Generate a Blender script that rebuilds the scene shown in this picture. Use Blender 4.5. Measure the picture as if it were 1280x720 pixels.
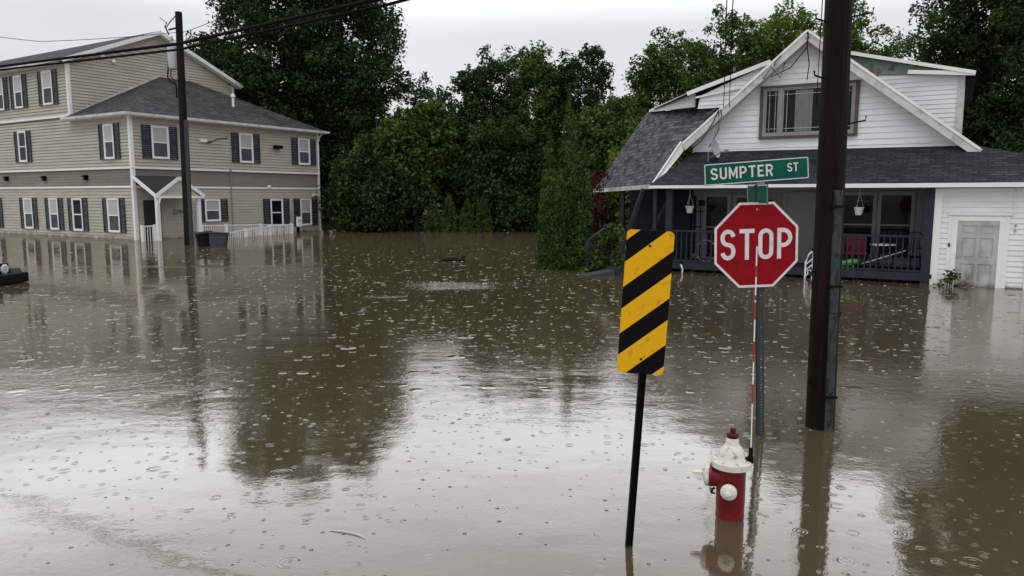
import bpy, math, random
import numpy as np
from mathutils import Vector, Matrix
rad = math.radians
S = bpy.context.scene
for o in list(bpy.data.objects): bpy.data.objects.remove(o)
# ------------------------------------------------------------ camera
cam_d = bpy.data.cameras.new('camera'); cam = bpy.data.objects.new('camera', cam_d)
S.collection.objects.link(cam); S.camera = cam
cam_d.sensor_width = 36; cam_d.lens = 36 * 924 / 1280
cam_d.clip_start = .05; cam_d.clip_end = 2000
cam.location = (0, 0, 2.1); cam.rotation_euler = (rad(90 - 7.094), 0, 0)
# ------------------------------------------------------------ world: overcast
w = bpy.data.worlds.new('World'); S.world = w; w.use_nodes = True
nt = w.node_tree; N = nt.nodes; Lk = nt.links; N.clear()
out = N.new('ShaderNodeOutputWorld'); bg = N.new('ShaderNodeBackground')
sky = N.new('ShaderNodeTexSky'); sky.sky_type = 'NISHITA'; sky.sun_disc = False
SUN_EL, SUN_AZ = 58, 200
sky.sun_elevation = rad(SUN_EL); sky.sun_rotation = rad(SUN_AZ); sky.dust_density = 4
hsv = N.new('ShaderNodeHueSaturation'); hsv.inputs['Saturation'].default_value = .35
Lk.new(sky.outputs[0], hsv.inputs['Color'])
tc = N.new('ShaderNodeTexCoord'); sep = N.new('ShaderNodeSeparateXYZ'); Lk.new(tc.outputs['Generated'], sep.inputs[0])
mr = N.new('ShaderNodeMapRange'); Lk.new(sep.outputs[2], mr.inputs[0])
mr.inputs[1].default_value = 0; mr.inputs[2].default_value = 1; mr.inputs[3].default_value = 7.4; mr.inputs[4].default_value = 13
mp = N.new('ShaderNodeMapping'); mp.inputs['Scale'].default_value = (1, 1, 4); Lk.new(tc.outputs['Generated'], mp.inputs[0])
ns = N.new('ShaderNodeTexNoise'); ns.inputs['Scale'].default_value = 1.6; ns.inputs['Detail'].default_value = 4; Lk.new(mp.outputs[0], ns.inputs[0])
mr2 = N.new('ShaderNodeMapRange'); Lk.new(ns.outputs[0], mr2.inputs[0])
mr2.inputs[1].default_value = .3; mr2.inputs[2].default_value = .7; mr2.inputs[3].default_value = .86; mr2.inputs[4].default_value = 1.1
# bright band of sky above the view ahead, added to brighten the water reflections
b1 = N.new('ShaderNodeMapRange'); b1.interpolation_type = 'SMOOTHSTEP'; Lk.new(sep.outputs[2], b1.inputs[0]); b1.inputs[1].default_value = .20; b1.inputs[2].default_value = .33
b2 = N.new('ShaderNodeMapRange'); b2.interpolation_type = 'SMOOTHSTEP'; Lk.new(sep.outputs[1], b2.inputs[0]); b2.inputs[1].default_value = 0; b2.inputs[2].default_value = .8; b2.inputs[4].default_value = 15
b4 = N.new('ShaderNodeMapRange'); b4.interpolation_type = 'SMOOTHSTEP'; Lk.new(sep.outputs[2], b4.inputs[0]); b4.inputs[1].default_value = .31; b4.inputs[2].default_value = .5; b4.inputs[3].default_value = 1; b4.inputs[4].default_value = .30
b5 = N.new('ShaderNodeMath'); b5.operation = 'MULTIPLY'; Lk.new(b1.outputs[0], b5.inputs[0]); Lk.new(b4.outputs[0], b5.inputs[1])
b3 = N.new('ShaderNodeMath'); b3.operation = 'MULTIPLY_ADD'; Lk.new(b5.outputs[0], b3.inputs[0]); Lk.new(b2.outputs[0], b3.inputs[1]); Lk.new(mr.outputs[0], b3.inputs[2])
mul = N.new('ShaderNodeMath'); mul.operation = 'MULTIPLY'; Lk.new(b3.outputs[0], mul.inputs[0]); Lk.new(mr2.outputs[0], mul.inputs[1])
cl = N.new('ShaderNodeVectorMath'); cl.operation = 'SCALE'; cl.inputs[0].default_value = (.975, 1.0, 1.045); Lk.new(mul.outputs[0], cl.inputs['Scale'])
mx = N.new('ShaderNodeMix'); mx.data_type = 'RGBA'; mx.inputs[0].default_value = .92
Lk.new(hsv.outputs[0], mx.inputs[6]); Lk.new(cl.outputs[0], mx.inputs[7])
Lk.new(mx.outputs[2], bg.inputs[0]); bg.inputs[1].default_value = .1
Lk.new(bg.outputs[0], out.inputs[0])
sd = bpy.data.lights.new('sun', 'SUN'); sd.energy = .7; sd.angle = rad(40); sd.color = (1, .97, .93)
so = bpy.data.objects.new('sun', sd); S.collection.objects.link(so)
az, el = rad(SUN_AZ), rad(SUN_EL)
sv = Vector((math.sin(az) * math.cos(el), math.cos(az) * math.cos(el), math.sin(el)))
so.rotation_euler = sv.to_track_quat('Z', 'Y').to_euler()
S.view_settings.view_transform = 'Standard'; S.view_settings.look = 'None'; S.view_settings.gamma = 1
S.view_settings.exposure = -.08
try: S.view_settings.use_curve_mapping = False
except Exception: pass
S.render.engine = 'CYCLES'
S.cycles.max_bounces = 6; S.cycles.transparent_max_bounces = 4

# ------------------------------------------------------------ materials
def nodes(name):
    m = bpy.data.materials.new(name); m.use_nodes = True
    t = m.node_tree; b = t.nodes['Principled BSDF']; return m, t, b
def mat(name, col, rough=.6, metal=0, spec=.5, var=.0, vscale=3, bump=0, bscale=40, stretch=(1, 1, 1), dirt=None, dscale=1.2, dlo=.5, dhi=.75, coat=0, tide=0):
    m, t, b = nodes(name)
    b.inputs['Roughness'].default_value = rough; b.inputs['Metallic'].default_value = metal
    b.inputs['Specular IOR Level'].default_value = spec; b.inputs['Coat Weight'].default_value = coat
    c = (*col, 1); b.inputs['Base Color'].default_value = c
    tcn = t.nodes.new('ShaderNodeTexCoord'); mpn = t.nodes.new('ShaderNodeMapping'); mpn.inputs['Scale'].default_value = stretch
    t.links.new(tcn.outputs['Object'], mpn.inputs[0])
    last = None
    if var:
        n = t.nodes.new('ShaderNodeTexNoise'); n.inputs['Scale'].default_value = vscale; n.inputs['Detail'].default_value = 6
        t.links.new(mpn.outputs[0], n.inputs[0])
        r = t.nodes.new('ShaderNodeMapRange'); r.inputs[1].default_value = .3; r.inputs[2].default_value = .7
        r.inputs[3].default_value = 1 - var; r.inputs[4].default_value = 1 + var; t.links.new(n.outputs[0], r.inputs[0])
        s = t.nodes.new('ShaderNodeVectorMath'); s.operation = 'SCALE'; s.inputs[0].default_value = col
        t.links.new(r.outputs[0], s.inputs['Scale']); last = s.outputs[0]
    if dirt:
        n = t.nodes.new('ShaderNodeTexNoise'); n.inputs['Scale'].default_value = dscale; n.inputs['Detail'].default_value = 8; n.inputs['Roughness'].default_value = .65
        t.links.new(mpn.outputs[0], n.inputs[0])
        r = t.nodes.new('ShaderNodeMapRange'); r.inputs[1].default_value = dlo; r.inputs[2].default_value = dhi; t.links.new(n.outputs[0], r.inputs[0])
        x = t.nodes.new('ShaderNodeMix'); x.data_type = 'RGBA'; t.links.new(r.outputs[0], x.inputs[0])
        if last: t.links.new(last, x.inputs[6])
        else: x.inputs[6].default_value = c
        x.inputs[7].default_value = (*dirt, 1); last = x.outputs[2]
    if tide:   # silt left by the flood just above the water
        sp = t.nodes.new('ShaderNodeSeparateXYZ'); t.links.new(tcn.outputs['Object'], sp.inputs[0])
        n = t.nodes.new('ShaderNodeTexNoise'); n.inputs['Scale'].default_value = 2.5; n.inputs['Detail'].default_value = 5; t.links.new(tcn.outputs['Object'], n.inputs[0])
        a = t.nodes.new('ShaderNodeMath'); a.operation = 'MULTIPLY_ADD'; a.inputs[1].default_value = -tide * 1.6; t.links.new(n.outputs[0], a.inputs[0]); t.links.new(sp.outputs[2], a.inputs[2])
        r = t.nodes.new('ShaderNodeMapRange'); r.inputs[1].default_value = -tide * .3; r.inputs[2].default_value = -tide * .75; r.inputs[4].default_value = .75; t.links.new(a.outputs[0], r.inputs[0])
        x = t.nodes.new('ShaderNodeMix'); x.data_type = 'RGBA'; t.links.new(r.outputs[0], x.inputs[0])
        if last: t.links.new(last, x.inputs[6])
        else: x.inputs[6].default_value = c
        x.inputs[7].default_value = (.09, .075, .05, 1); last = x.outputs[2]
    if last: t.links.new(last, b.inputs['Base Color'])
    if bump:
        n = t.nodes.new('ShaderNodeTexNoise'); n.inputs['Scale'].default_value = bscale; n.inputs['Detail'].default_value = 5
        t.links.new(mpn.outputs[0], n.inputs[0])
        k = t.nodes.new('ShaderNodeBump'); k.inputs['Strength'].default_value = 1; k.inputs['Distance'].default_value = bump
        t.links.new(n.outputs[0], k.inputs['Height']); t.links.new(k.outputs[0], b.inputs['Normal'])
    return m
def shingle(name, c1, c2, lit=0.5):
    m, t, b = nodes(name); b.inputs['Roughness'].default_value = .8; b.inputs['Specular IOR Level'].default_value = .15
    uv = t.nodes.new('ShaderNodeUVMap')
    br = t.nodes.new('ShaderNodeTexBrick'); t.links.new(uv.outputs[0], br.inputs[0])
    br.inputs['Color1'].default_value = (*c1, 1); br.inputs['Color2'].default_value = (*c2, 1); br.inputs['Mortar'].default_value = (c1[0] * .35, c1[1] * .35, c1[2] * .35, 1)
    br.inputs['Scale'].default_value = 1; br.inputs['Brick Width'].default_value = .3; br.inputs['Row Height'].default_value = .14
    br.inputs['Mortar Size'].default_value = .02; br.inputs['Mortar Smooth'].default_value = .3; br.inputs['Bias'].default_value = lit - .5; br.offset = .37
    n = t.nodes.new('ShaderNodeTexNoise'); n.inputs['Scale'].default_value = .8; n.inputs['Detail'].default_value = 8; t.links.new(uv.outputs[0], n.inputs[0])
    r = t.nodes.new('ShaderNodeMapRange'); r.inputs[1].default_value = .3; r.inputs[2].default_value = .7; r.inputs[3].default_value = .75; r.inputs[4].default_value = 1.25; t.links.new(n.outputs[0], r.inputs[0])
    s = t.nodes.new('ShaderNodeVectorMath'); s.operation = 'SCALE'; t.links.new(br.outputs[0], s.inputs[0]); t.links.new(r.outputs[0], s.inputs['Scale'])
    t.links.new(s.outputs[0], b.inputs['Base Color'])
    # saw profile down the slope
    sp = t.nodes.new('ShaderNodeSeparateXYZ'); t.links.new(uv.outputs[0], sp.inputs[0])
    d = t.nodes.new('ShaderNodeMath'); d.operation = 'DIVIDE'; d.inputs[1].default_value = .14; t.links.new(sp.outputs[1], d.inputs[0])
    f = t.nodes.new('ShaderNodeMath'); f.operation = 'FRACT'; t.links.new(d.outputs[0], f.inputs[0])
    g = t.nodes.new('ShaderNodeMath'); g.operation = 'SUBTRACT'; t.links.new(br.outputs['Fac'], g.inputs[1]); g.inputs[0].default_value = 1
    a = t.nodes.new('ShaderNodeMath'); a.operation = 'SUBTRACT'; t.links.new(g.outputs[0], a.inputs[0]); t.links.new(f.outputs[0], a.inputs[1])
    k = t.nodes.new('ShaderNodeBump'); k.inputs['Strength'].default_value = .9; k.inputs['Distance'].default_value = .012
    t.links.new(a.outputs[0], k.inputs['Height']); t.links.new(k.outputs[0], b.inputs['Normal'])
    return m
def leafmat(name, c1, c2, tr=.25):
    m, t, b = nodes(name); b.inputs['Roughness'].default_value = .55; b.inputs['Specular IOR Level'].default_value = .09
    tcn = t.nodes.new('ShaderNodeTexCoord'); n = t.nodes.new('ShaderNodeTexNoise'); n.inputs['Scale'].default_value = .9; n.inputs['Detail'].default_value = 3
    t.links.new(tcn.outputs['Object'], n.inputs[0])
    at = t.nodes.new('ShaderNodeAttribute'); at.attribute_name = 'leaf_tone'
    ad = t.nodes.new('ShaderNodeMath'); ad.operation = 'ADD'; t.links.new(n.outputs[0], ad.inputs[0]); t.links.new(at.outputs['Fac'], ad.inputs[1])
    r = t.nodes.new('ShaderNodeMapRange'); r.inputs[1].default_value = .55; r.inputs[2].default_value = 1.45; t.links.new(ad.outputs[0], r.inputs[0])
    x = t.nodes.new('ShaderNodeMix'); x.data_type = 'RGBA'; t.links.new(r.outputs[0], x.inputs[0])
    x.inputs[6].default_value = (*c1, 1); x.inputs[7].default_value = (*c2, 1); t.links.new(x.outputs[2], b.inputs['Base Color'])
    tl = t.nodes.new('ShaderNodeBsdfTranslucent'); t.links.new(x.outputs[2], tl.inputs[0])
    ms = t.nodes.new('ShaderNodeMixShader'); ms.inputs[0].default_value = tr
    t.links.new(b.outputs[0], ms.inputs[1]); t.links.new(tl.outputs[0], ms.inputs[2]); t.links.new(ms.outputs[0], t.nodes['Material Output'].inputs[0])
    return m
M = dict(
    beige=mat('beige siding', (.42, .393, .328), .6, tide=.22, var=.08, vscale=1.5, dirt=(.29, .26, .205), dscale=.7, dlo=.52, dhi=.85, stretch=(.5, .5, 3)),
    band=mat('darker band siding', (.215, .198, .168), .8, var=.15, vscale=1.2, dirt=(.12, .08, .07), dscale=.6, stretch=(.5, .5, 2)),  # band courses in a darker tone than the beige walls
    white=mat('white trim', (.78, .78, .77), .45, var=.04, dirt=(.5, .48, .43), dscale=1.5, dlo=.58, dhi=.85),
    wsiding=mat('white lap siding', (.74, .75, .75), .5, tide=.18, var=.05, dirt=(.45, .45, .42), dscale=1.1, dlo=.55, dhi=.85, stretch=(.6, .6, 3)),
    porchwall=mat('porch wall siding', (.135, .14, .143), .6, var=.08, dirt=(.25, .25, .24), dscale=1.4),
    aged=mat('aged white fascia', (.55, .55, .53), .6, var=.12, vscale=4, dirt=(.22, .2, .17), dscale=2.5, dlo=.5, dhi=.75),
    navy=mat('navy shutter', (.014, .022, .038), .55, var=.25, vscale=5),
    roof=shingle('charcoal shingles', (.085, .085, .084), (.035, .035, .036)),
    roof2=shingle('slate grey shingles', (.13, .135, .15), (.022, .025, .032), .5),
    roofd=shingle('dark porch shingles', (.040, .042, .048), (.014, .015, .018), .5),
    glass=mat('window glass', (.008, .009, .010), .04, spec=.18),
    blind=mat('window blind', (.42, .43, .42), .25, var=.1, vscale=30, stretch=(.1, .1, 3)),
    screen=mat('insect screen', (.07, .075, .078), .8, spec=.2, var=.35, vscale=2),
    curtain=mat('curtain behind glass', (.13, .14, .13), .3, var=.3, vscale=8, stretch=(4, 4, .3)),
    brownframe=mat('bare brown window frame', (.095, .082, .07), .7, spec=.1, var=.2, vscale=6),
    slate=mat('slate blue porch paint', (.026, .031, .041), .65, spec=.15, var=.15, vscale=4, dirt=(.018, .022, .03)),
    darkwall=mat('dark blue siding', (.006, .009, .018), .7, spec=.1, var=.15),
    door=mat('stained grey door', (.42, .42, .40), .5, tide=.2, var=.1, vscale=3, dirt=(.16, .15, .12), dscale=2.2, dlo=.45, dhi=.75, stretch=(1, 1, .6)),
    black=mat('black metal', (.006, .006, .007), .6, spec=.08),
    rubber=mat('black cable jacket', (.005, .005, .006), .8, spec=.06),
    galv=mat('galvanised metal', (.26, .27, .28), .5, metal=.7, var=.2, vscale=8, bump=.001),
    galvd=mat('dull dark channel steel', (.035, .042, .048), .6, metal=.2, var=.2, vscale=8),
    grey=mat('transformer grey', (.38, .41, .44), .4, var=.05),
    red=mat('hydrant red paint', (.14, .0025, .006), .38, spec=.3, var=.3, vscale=6, bump=.003, bscale=26, coat=.1, dirt=(.022, .010, .008), dscale=16, dlo=.60, dhi=.66, tide=.05),
    redd=mat('dark red paint', (.07, .002, .005), .4, spec=.2, var=.2, vscale=7, coat=.1),
    hwhite=mat('hydrant white paint', (.68, .66, .58), .4, var=.08, dirt=(.16, .11, .06), dscale=11, dlo=.56, dhi=.68, bump=.003, bscale=40, coat=.2),
    signred=mat('sign red sheeting', (.26, .0015, .008), .5, spec=.12, var=.14, dirt=(.13, .004, .008), dscale=5, dlo=.5, dhi=.8, bump=.0006, bscale=160, vscale=6),
    signwhite=mat('sign white sheeting', (.68, .64, .65), .5, spec=.1, var=.07, dirt=(.4, .36, .34), dscale=12, dlo=.55, dhi=.8, vscale=12),
    signgreen=mat('sign green sheeting', (.003, .085, .052), .5, spec=.12, var=.18, bump=.0006, bscale=160, vscale=8),
    trunk=mat('bark', (.05, .04, .032), .9, var=.3, vscale=6, bump=.02, bscale=12, stretch=(1, 1, .3)),
    bin1=mat('black bin plastic', (.008, .008, .009), .6, spec=.15), bin2=mat('grey bin plastic', (.045, .048, .055), .5, spec=.2, var=.1),
    plastic=mat('white plastic', (.75, .76, .78), .4),
    greentoy=mat('green plastic', (.12, .35, .08), .5), cushion=mat('dark red cushion', (.13, .012, .02), .8, var=.2),
    sheath=mat('bare green sheathing board', (.26, .33, .29), .7, var=.25, vscale=3, dirt=(.08, .08, .07), dscale=3, dlo=.5, dhi=.65),
    rawwood=mat('raw brown wood', (.22, .15, .09), .7, var=.3, vscale=8, stretch=(.3, .3, 3)),
    log=mat('wet dark log', (.010, .008, .006), .6, spec=.1, var=.3, vscale=9, bump=.01),
    carpaint=mat('white car paint', (.65, .65, .66), .25, coat=.8), tyre=mat('tyre rubber', (.015, .015, .015), .7),
    lens=mat('headlight lens', (.5, .52, .55), .08, spec=.8, coat=1), chrome=mat('chrome', (.6, .6, .62), .12, metal=1),
    band1=mat('marker red band', (.30, .02, .02), .5),
)
# creosoted pole wood: dark left flank, reddish wet streaks running down
def polemat(name, c1, c2, sx=9):
    m, t, b = nodes(name); b.inputs['Roughness'].default_value = .6; b.inputs['Specular IOR Level'].default_value = .08
    tcn = t.nodes.new('ShaderNodeTexCoord'); mpn = t.nodes.new('ShaderNodeMapping'); mpn.inputs['Scale'].default_value = (sx, sx, .35)
    t.links.new(tcn.outputs['Object'], mpn.inputs[0])
    n = t.nodes.new('ShaderNodeTexNoise'); n.inputs['Scale'].default_value = 1.6; n.inputs['Detail'].default_value = 9; n.inputs['Roughness'].default_value = .7; t.links.new(mpn.outputs[0], n.inputs[0])
    r = t.nodes.new('ShaderNodeValToRGB'); t.links.new(n.outputs[0], r.inputs[0])
    r.color_ramp.elements[0].position = .38; r.color_ramp.elements[0].color = (*c1, 1)
    r.color_ramp.elements[1].position = .7; r.color_ramp.elements[1].color = (*c2, 1)
    t.links.new(r.outputs[0], b.inputs['Base Color'])
    w_ = t.nodes.new('ShaderNodeTexNoise'); w_.inputs['Scale'].default_value = 4; w_.inputs['Detail'].default_value = 6; t.links.new(mpn.outputs[0], w_.inputs[0])
    k = t.nodes.new('ShaderNodeBump'); k.inputs['Strength'].default_value = 1; k.inputs['Distance'].default_value = .03
    t.links.new(w_.outputs[0], k.inputs['Height']); t.links.new(k.outputs[0], b.inputs['Normal']); return m
M['pole'] = polemat('creosoted pole wood', (.003, .0028, .0028), (.018, .009, .007))
M['pole2'] = polemat('dark pole wood', (.006, .006, .006), (.022, .018, .016), 5)
# guard strip: galvanised with black tar runs
M['guard'] = mat('tarred grey guard', (.035, .037, .042), .6, metal=.2, var=.2, vscale=5, dirt=(.008, .008, .008), dscale=11, dlo=.5, dhi=.56, stretch=(1, 1, .45))
M['hazard'] = None
def hazard():
    m, t, b = nodes('yellow and black hazard sheeting'); b.inputs['Roughness'].default_value = .45; b.inputs['Specular IOR Level'].default_value = .08
    tcn = t.nodes.new('ShaderNodeTexCoord'); sp = t.nodes.new('ShaderNodeSeparateXYZ'); t.links.new(tcn.outputs['Object'], sp.inputs[0])
    def ma(op, a, bb):
        n = t.nodes.new('ShaderNodeMath'); n.operation = op
        for i, v in enumerate((a, bb)):
            if v is None: continue
            if isinstance(v, (int, float)): n.inputs[i].default_value = v
            else: t.links.new(v, n.inputs[i])
        return n.outputs[0]
    q = ma('SUBTRACT', sp.outputs[2], ma('MULTIPLY', sp.outputs[0], .84))
    fr = ma('FRACT', ma('DIVIDE', ma('ADD', q, 10.538), .272), None)
    lt = ma('LESS_THAN', fr, .463)
    n = t.nodes.new('ShaderNodeTexNoise'); n.inputs['Scale'].default_value = 22; n.inputs['Detail'].default_value = 7; t.links.new(tcn.outputs['Object'], n.inputs[0])
    r = t.nodes.new('ShaderNodeMapRange'); r.inputs[1].default_value = .56; r.inputs[2].default_value = .75; t.links.new(n.outputs[0], r.inputs[0])
    y = t.nodes.new('ShaderNodeMix'); y.data_type = 'RGBA'; y.inputs[6].default_value = (.76, .40, .010, 1); y.inputs[7].default_value = (.5, .2, .02, 1); t.links.new(r.outputs[0], y.inputs[0])
    x = t.nodes.new('ShaderNodeMix'); x.data_type = 'RGBA'; t.links.new(lt, x.inputs[0]); t.links.new(y.outputs[2], x.inputs[6]); x.inputs[7].default_value = (.004, .004, .005, 1)
    t.links.new(x.outputs[2], b.inputs['Base Color']); return m
M['hazard'] = hazard()

# ------------------------------------------------------------ mesh helpers
class MB:
    def __init__(s): s.v = []; s.f = []; s.uv = []
    def face(s, pts, uv=None):
        i = len(s.v); s.v += [tuple(p) for p in pts]; s.f.append(tuple(range(i, i + len(pts))))
        s.uv += list(uv) if uv else [(0, 0)] * len(pts); return s
    def poly(s, pts, edir, thick=0):
        """planar roof polygon, uv in metres along edir and up the slope; optional thickness downward"""
        P = [Vector(p) for p in pts]; e = Vector(edir).normalized()
        n = Vector((0, 0, 0))
        for a, b in zip(P, P[1:] + P[:1]): n += a.cross(b)
        n.normalize()
        if n.z < 0: n = -n
        u = n.cross(e)
        s.face(P, [((p - P[0]).dot(e), p.dot(u)) for p in P])
        if thick:
            Q = [p - n * thick for p in P]; s.face(Q[::-1])
            for a in range(len(P)):
                b = (a + 1) % len(P); s.face([P[a], Q[a], Q[b], P[b]])
        return s
    def hexa(s, c):
        for q in ((0, 1, 3, 2), (4, 6, 7, 5), (0, 4, 5, 1), (2, 3, 7, 6), (0, 2, 6, 4), (1, 5, 7, 3)): s.face([c[k] for k in q])
        return s
    def box(s, x0, x1, y0, y1, z0, z1):
        return s.hexa([(x, y, z) for x in (x0, x1) for y in (y0, y1) for z in (z0, z1)])
    def mbox(s, mp, s0, s1, z0, z1, o0, o1):
        return s.hexa([mp(a, z, o) for a in (s0, s1) for o in (o0, o1) for z in (z0, z1)])
    def bar(s, a, b, w, h=None, up=(0, 0, 1)):
        a = Vector(a); b = Vector(b); d = (b - a).normalized(); up = Vector(up)
        if abs(d.dot(up)) > .98: up = Vector((0, 1, 0))
        x = d.cross(up).normalized(); y = x.cross(d).normalized(); h = h or w
        return s.hexa([p + x * (w / 2 * i) + y * (h / 2 * j) for p in (a, b) for i in (-1, 1) for j in (-1, 1)])
    def tube(s, pts, r, n=8, cap=True):
        P = [Vector(p) for p in pts]; R = r if isinstance(r, (list, tuple)) else [r] * len(P)
        rings = []; ref = Vector((0, 0, 1))
        for i, p in enumerate(P):
            d = (P[min(i + 1, len(P) - 1)] - P[max(i - 1, 0)]).normalized()
            if abs(d.dot(ref)) > .95: rf = Vector((1, 0, 0))
            else: rf = ref
            x = d.cross(rf).normalized(); y = d.cross(x)
            rings.append([p + (x * math.cos(t) + y * math.sin(t)) * R[i] for t in [2 * math.pi * k / n for k in range(n)]])
        base = len(s.v)
        for rg in rings: s.v += [tuple(q) for q in rg]
        for i in range(len(P) - 1):
            for k in range(n):
                a = base + i * n + k; b = base + i * n + (k + 1) % n
                s.f.append((a, b, b + n, a + n)); s.uv += [(0, 0)] * 4
        if cap:
            s.f.append(tuple(base + k for k in range(n))[::-1]); s.uv += [(0, 0)] * n
            e = base + (len(P) - 1) * n; s.f.append(tuple(e + k for k in range(n))); s.uv += [(0, 0)] * n
        return s
    def lathe(s, prof, c=(0, 0, 0), axis='z', n=24, flute=0, fn=12):
        base = len(s.v)
        for (r, h) in prof:
            for k in range(n):
                t = 2 * math.pi * k / n; rr = r * (1 + flute * (abs(math.cos(t * fn / 2)) - .5)) if flute else r
                a, b = rr * math.cos(t), rr * math.sin(t)
                p = (a, b, h) if axis == 'z' else ((h, a, b) if axis == 'x' else (a, h, b))
                s.v.append((p[0] + c[0], p[1] + c[1], p[2] + c[2]))
        for i in range(len(prof) - 1):
            for k in range(n):
                a = base + i * n + k; b = base + i * n + (k + 1) % n
                s.f.append((a, b, b + n, a + n)); s.uv += [(0, 0)] * 4
        s.f.append(tuple(base + k for k in range(n))[::-1]); s.uv += [(0, 0)] * n
        e = base + (len(prof) - 1) * n; s.f.append(tuple(e + k for k in range(n))); s.uv += [(0, 0)] * n
        return s
    def build(s, name, m, parent=None, smooth=False, bevel=0):
        me = bpy.data.meshes.new(name); me.from_pydata(s.v, [], s.f)
        uvl = me.uv_layers.new(name='UVMap'); uvl.data.foreach_set('uv', np.array(s.uv, dtype=np.float32).ravel())
        me.materials.append(m)
        if smooth: me.polygons.foreach_set('use_smooth', [True] * len(me.polygons))
        me.update()
        o = bpy.data.objects.new(name, me); S.collection.objects.link(o)
        if smooth:
            me.set_sharp_from_angle(angle=rad(38))
        if bevel:
            b = o.modifiers.new('bevel', 'BEVEL'); b.width = bevel; b.segments = 2; b.limit_method = 'ANGLE'
            wd = o.modifiers.new('weld', 'WELD'); wd.merge_threshold = 1e-4
            o.modifiers.move(1, 0)
        if parent is not None: o.parent = parent
        return o
def tag(o, label, cat, group=None, kind=None):
    if label: o['label'] = label
    if cat: o['category'] = cat
    if group: o['group'] = group
    if kind: o['kind'] = kind
    return o
def thing(name, label, cat, loc=(0, 0, 0), rz=0, group=None):
    o = bpy.data.objects.new(name, None); S.collection.objects.link(o); o.location = loc; o.rotation_euler = (0, 0, rz)
    o.empty_display_size = .2; return tag(o, label, cat, group)
def copytree(o, loc=None, rz=None, label=None, parent=None):
    c = o.copy(); S.collection.objects.link(c)
    if parent is not None: c.parent = parent
    if loc is not None: c.location = loc
    if rz is not None: c.rotation_euler = (0, 0, rz)
    if label: c['label'] = label
    for ch in list(o.children): copytree(ch, parent=c)
    return c
def clapboards(mb, mp, poly, course, z_ref=0, proud=.018, core=.06):
    """real lapped courses over a convex (s,z) polygon"""
    zs = [p[1] for p in poly]; z0, z1 = min(zs), max(zs)
    def xr(z):
        xs = []
        for (a, b), (c, d) in zip(poly, poly[1:] + poly[:1]):
            if abs(b - d) < 1e-9:
                if abs(z - b) < 1e-6: xs += [a, c]
            elif min(b, d) - 1e-6 <= z <= max(b, d) + 1e-6: xs.append(a + (c - a) * (z - b) / (d - b))
        return (min(xs), max(xs)) if xs else None
    cuts = sorted(set([z0, z1] + [p[1] for p in poly] + [z_ref + course * k for k in range(int((z0 - z_ref) / course) - 1, int((z1 - z_ref) / course) + 2) if z0 < z_ref + course * k < z1]))
    for a, b in zip(cuts, cuts[1:]):
        if b - a < 1e-4: continue
        ra, rb = xr(a + 1e-5), xr(b - 1e-5)
        if not ra or not rb: continue
        fa = ((a - z_ref) / course) % 1; fb = fa + (b - a) / course
        if fa > .9999: fa, fb = 0, fb - fa
        oa = proud * (1 - fa) + .002; ob = proud * (1 - min(fb, 1)) + .002
        mb.face([mp(ra[0], a, oa), mp(ra[1], a, oa), mp(rb[1], b, ob), mp(rb[0], b, ob)])
        if fa < .01: mb.face([mp(ra[0], a, 0), mp(ra[1], a, 0), mp(ra[1], a, oa), mp(ra[0], a, oa)])
    n = len(poly)
    mb.face([mp(p[0], p[1], -core) for p in poly]); mb.face([mp(p[0], p[1], 0) for p in poly])
    for i in range(n):
        p, q = poly[i], poly[(i + 1) % n]
        mb.face([mp(p[0], p[1], -core), mp(q[0], q[1], -core), mp(q[0], q[1], 0), mp(p[0], p[1], 0)])
    return mb

# ------------------------------------------------------------ setting: water and ground
def ground():
    xs = np.concatenate([np.linspace(-300, -60, 9), np.linspace(-50, 60, 56), np.linspace(70, 300, 9)])
    ys = np.concatenate([np.linspace(-150, 20, 12), np.linspace(24, 110, 60), np.linspace(130, 500, 9)])
    rs = random.Random(3); V = []; F_ = []
    for y in ys:
        for x in xs:
            t = min(max((y - 41 - .6 * math.sin(x * .3)) / 12, 0), 1)
            z = -.7 + t * 1.1 + rs.uniform(-.03, .03)
            V.append((x, y, z))
    nx = len(xs)
    for j in range(len(ys) - 1):
        for i in range(nx - 1): a = j * nx + i; F_.append((a, a + 1, a + nx + 1, a + nx))
    me = bpy.data.meshes.new('ground'); me.from_pydata(V, [], F_); me.materials.append(mat('muddy ground', (.03, .035, .018), .9, var=.4, vscale=2, bump=.03, bscale=5))
    o = bpy.data.objects.new('ground', me); S.collection.objects.link(o); tag(o, 'dark muddy ground under and behind the flood', None, kind='structure')
ground()
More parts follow.
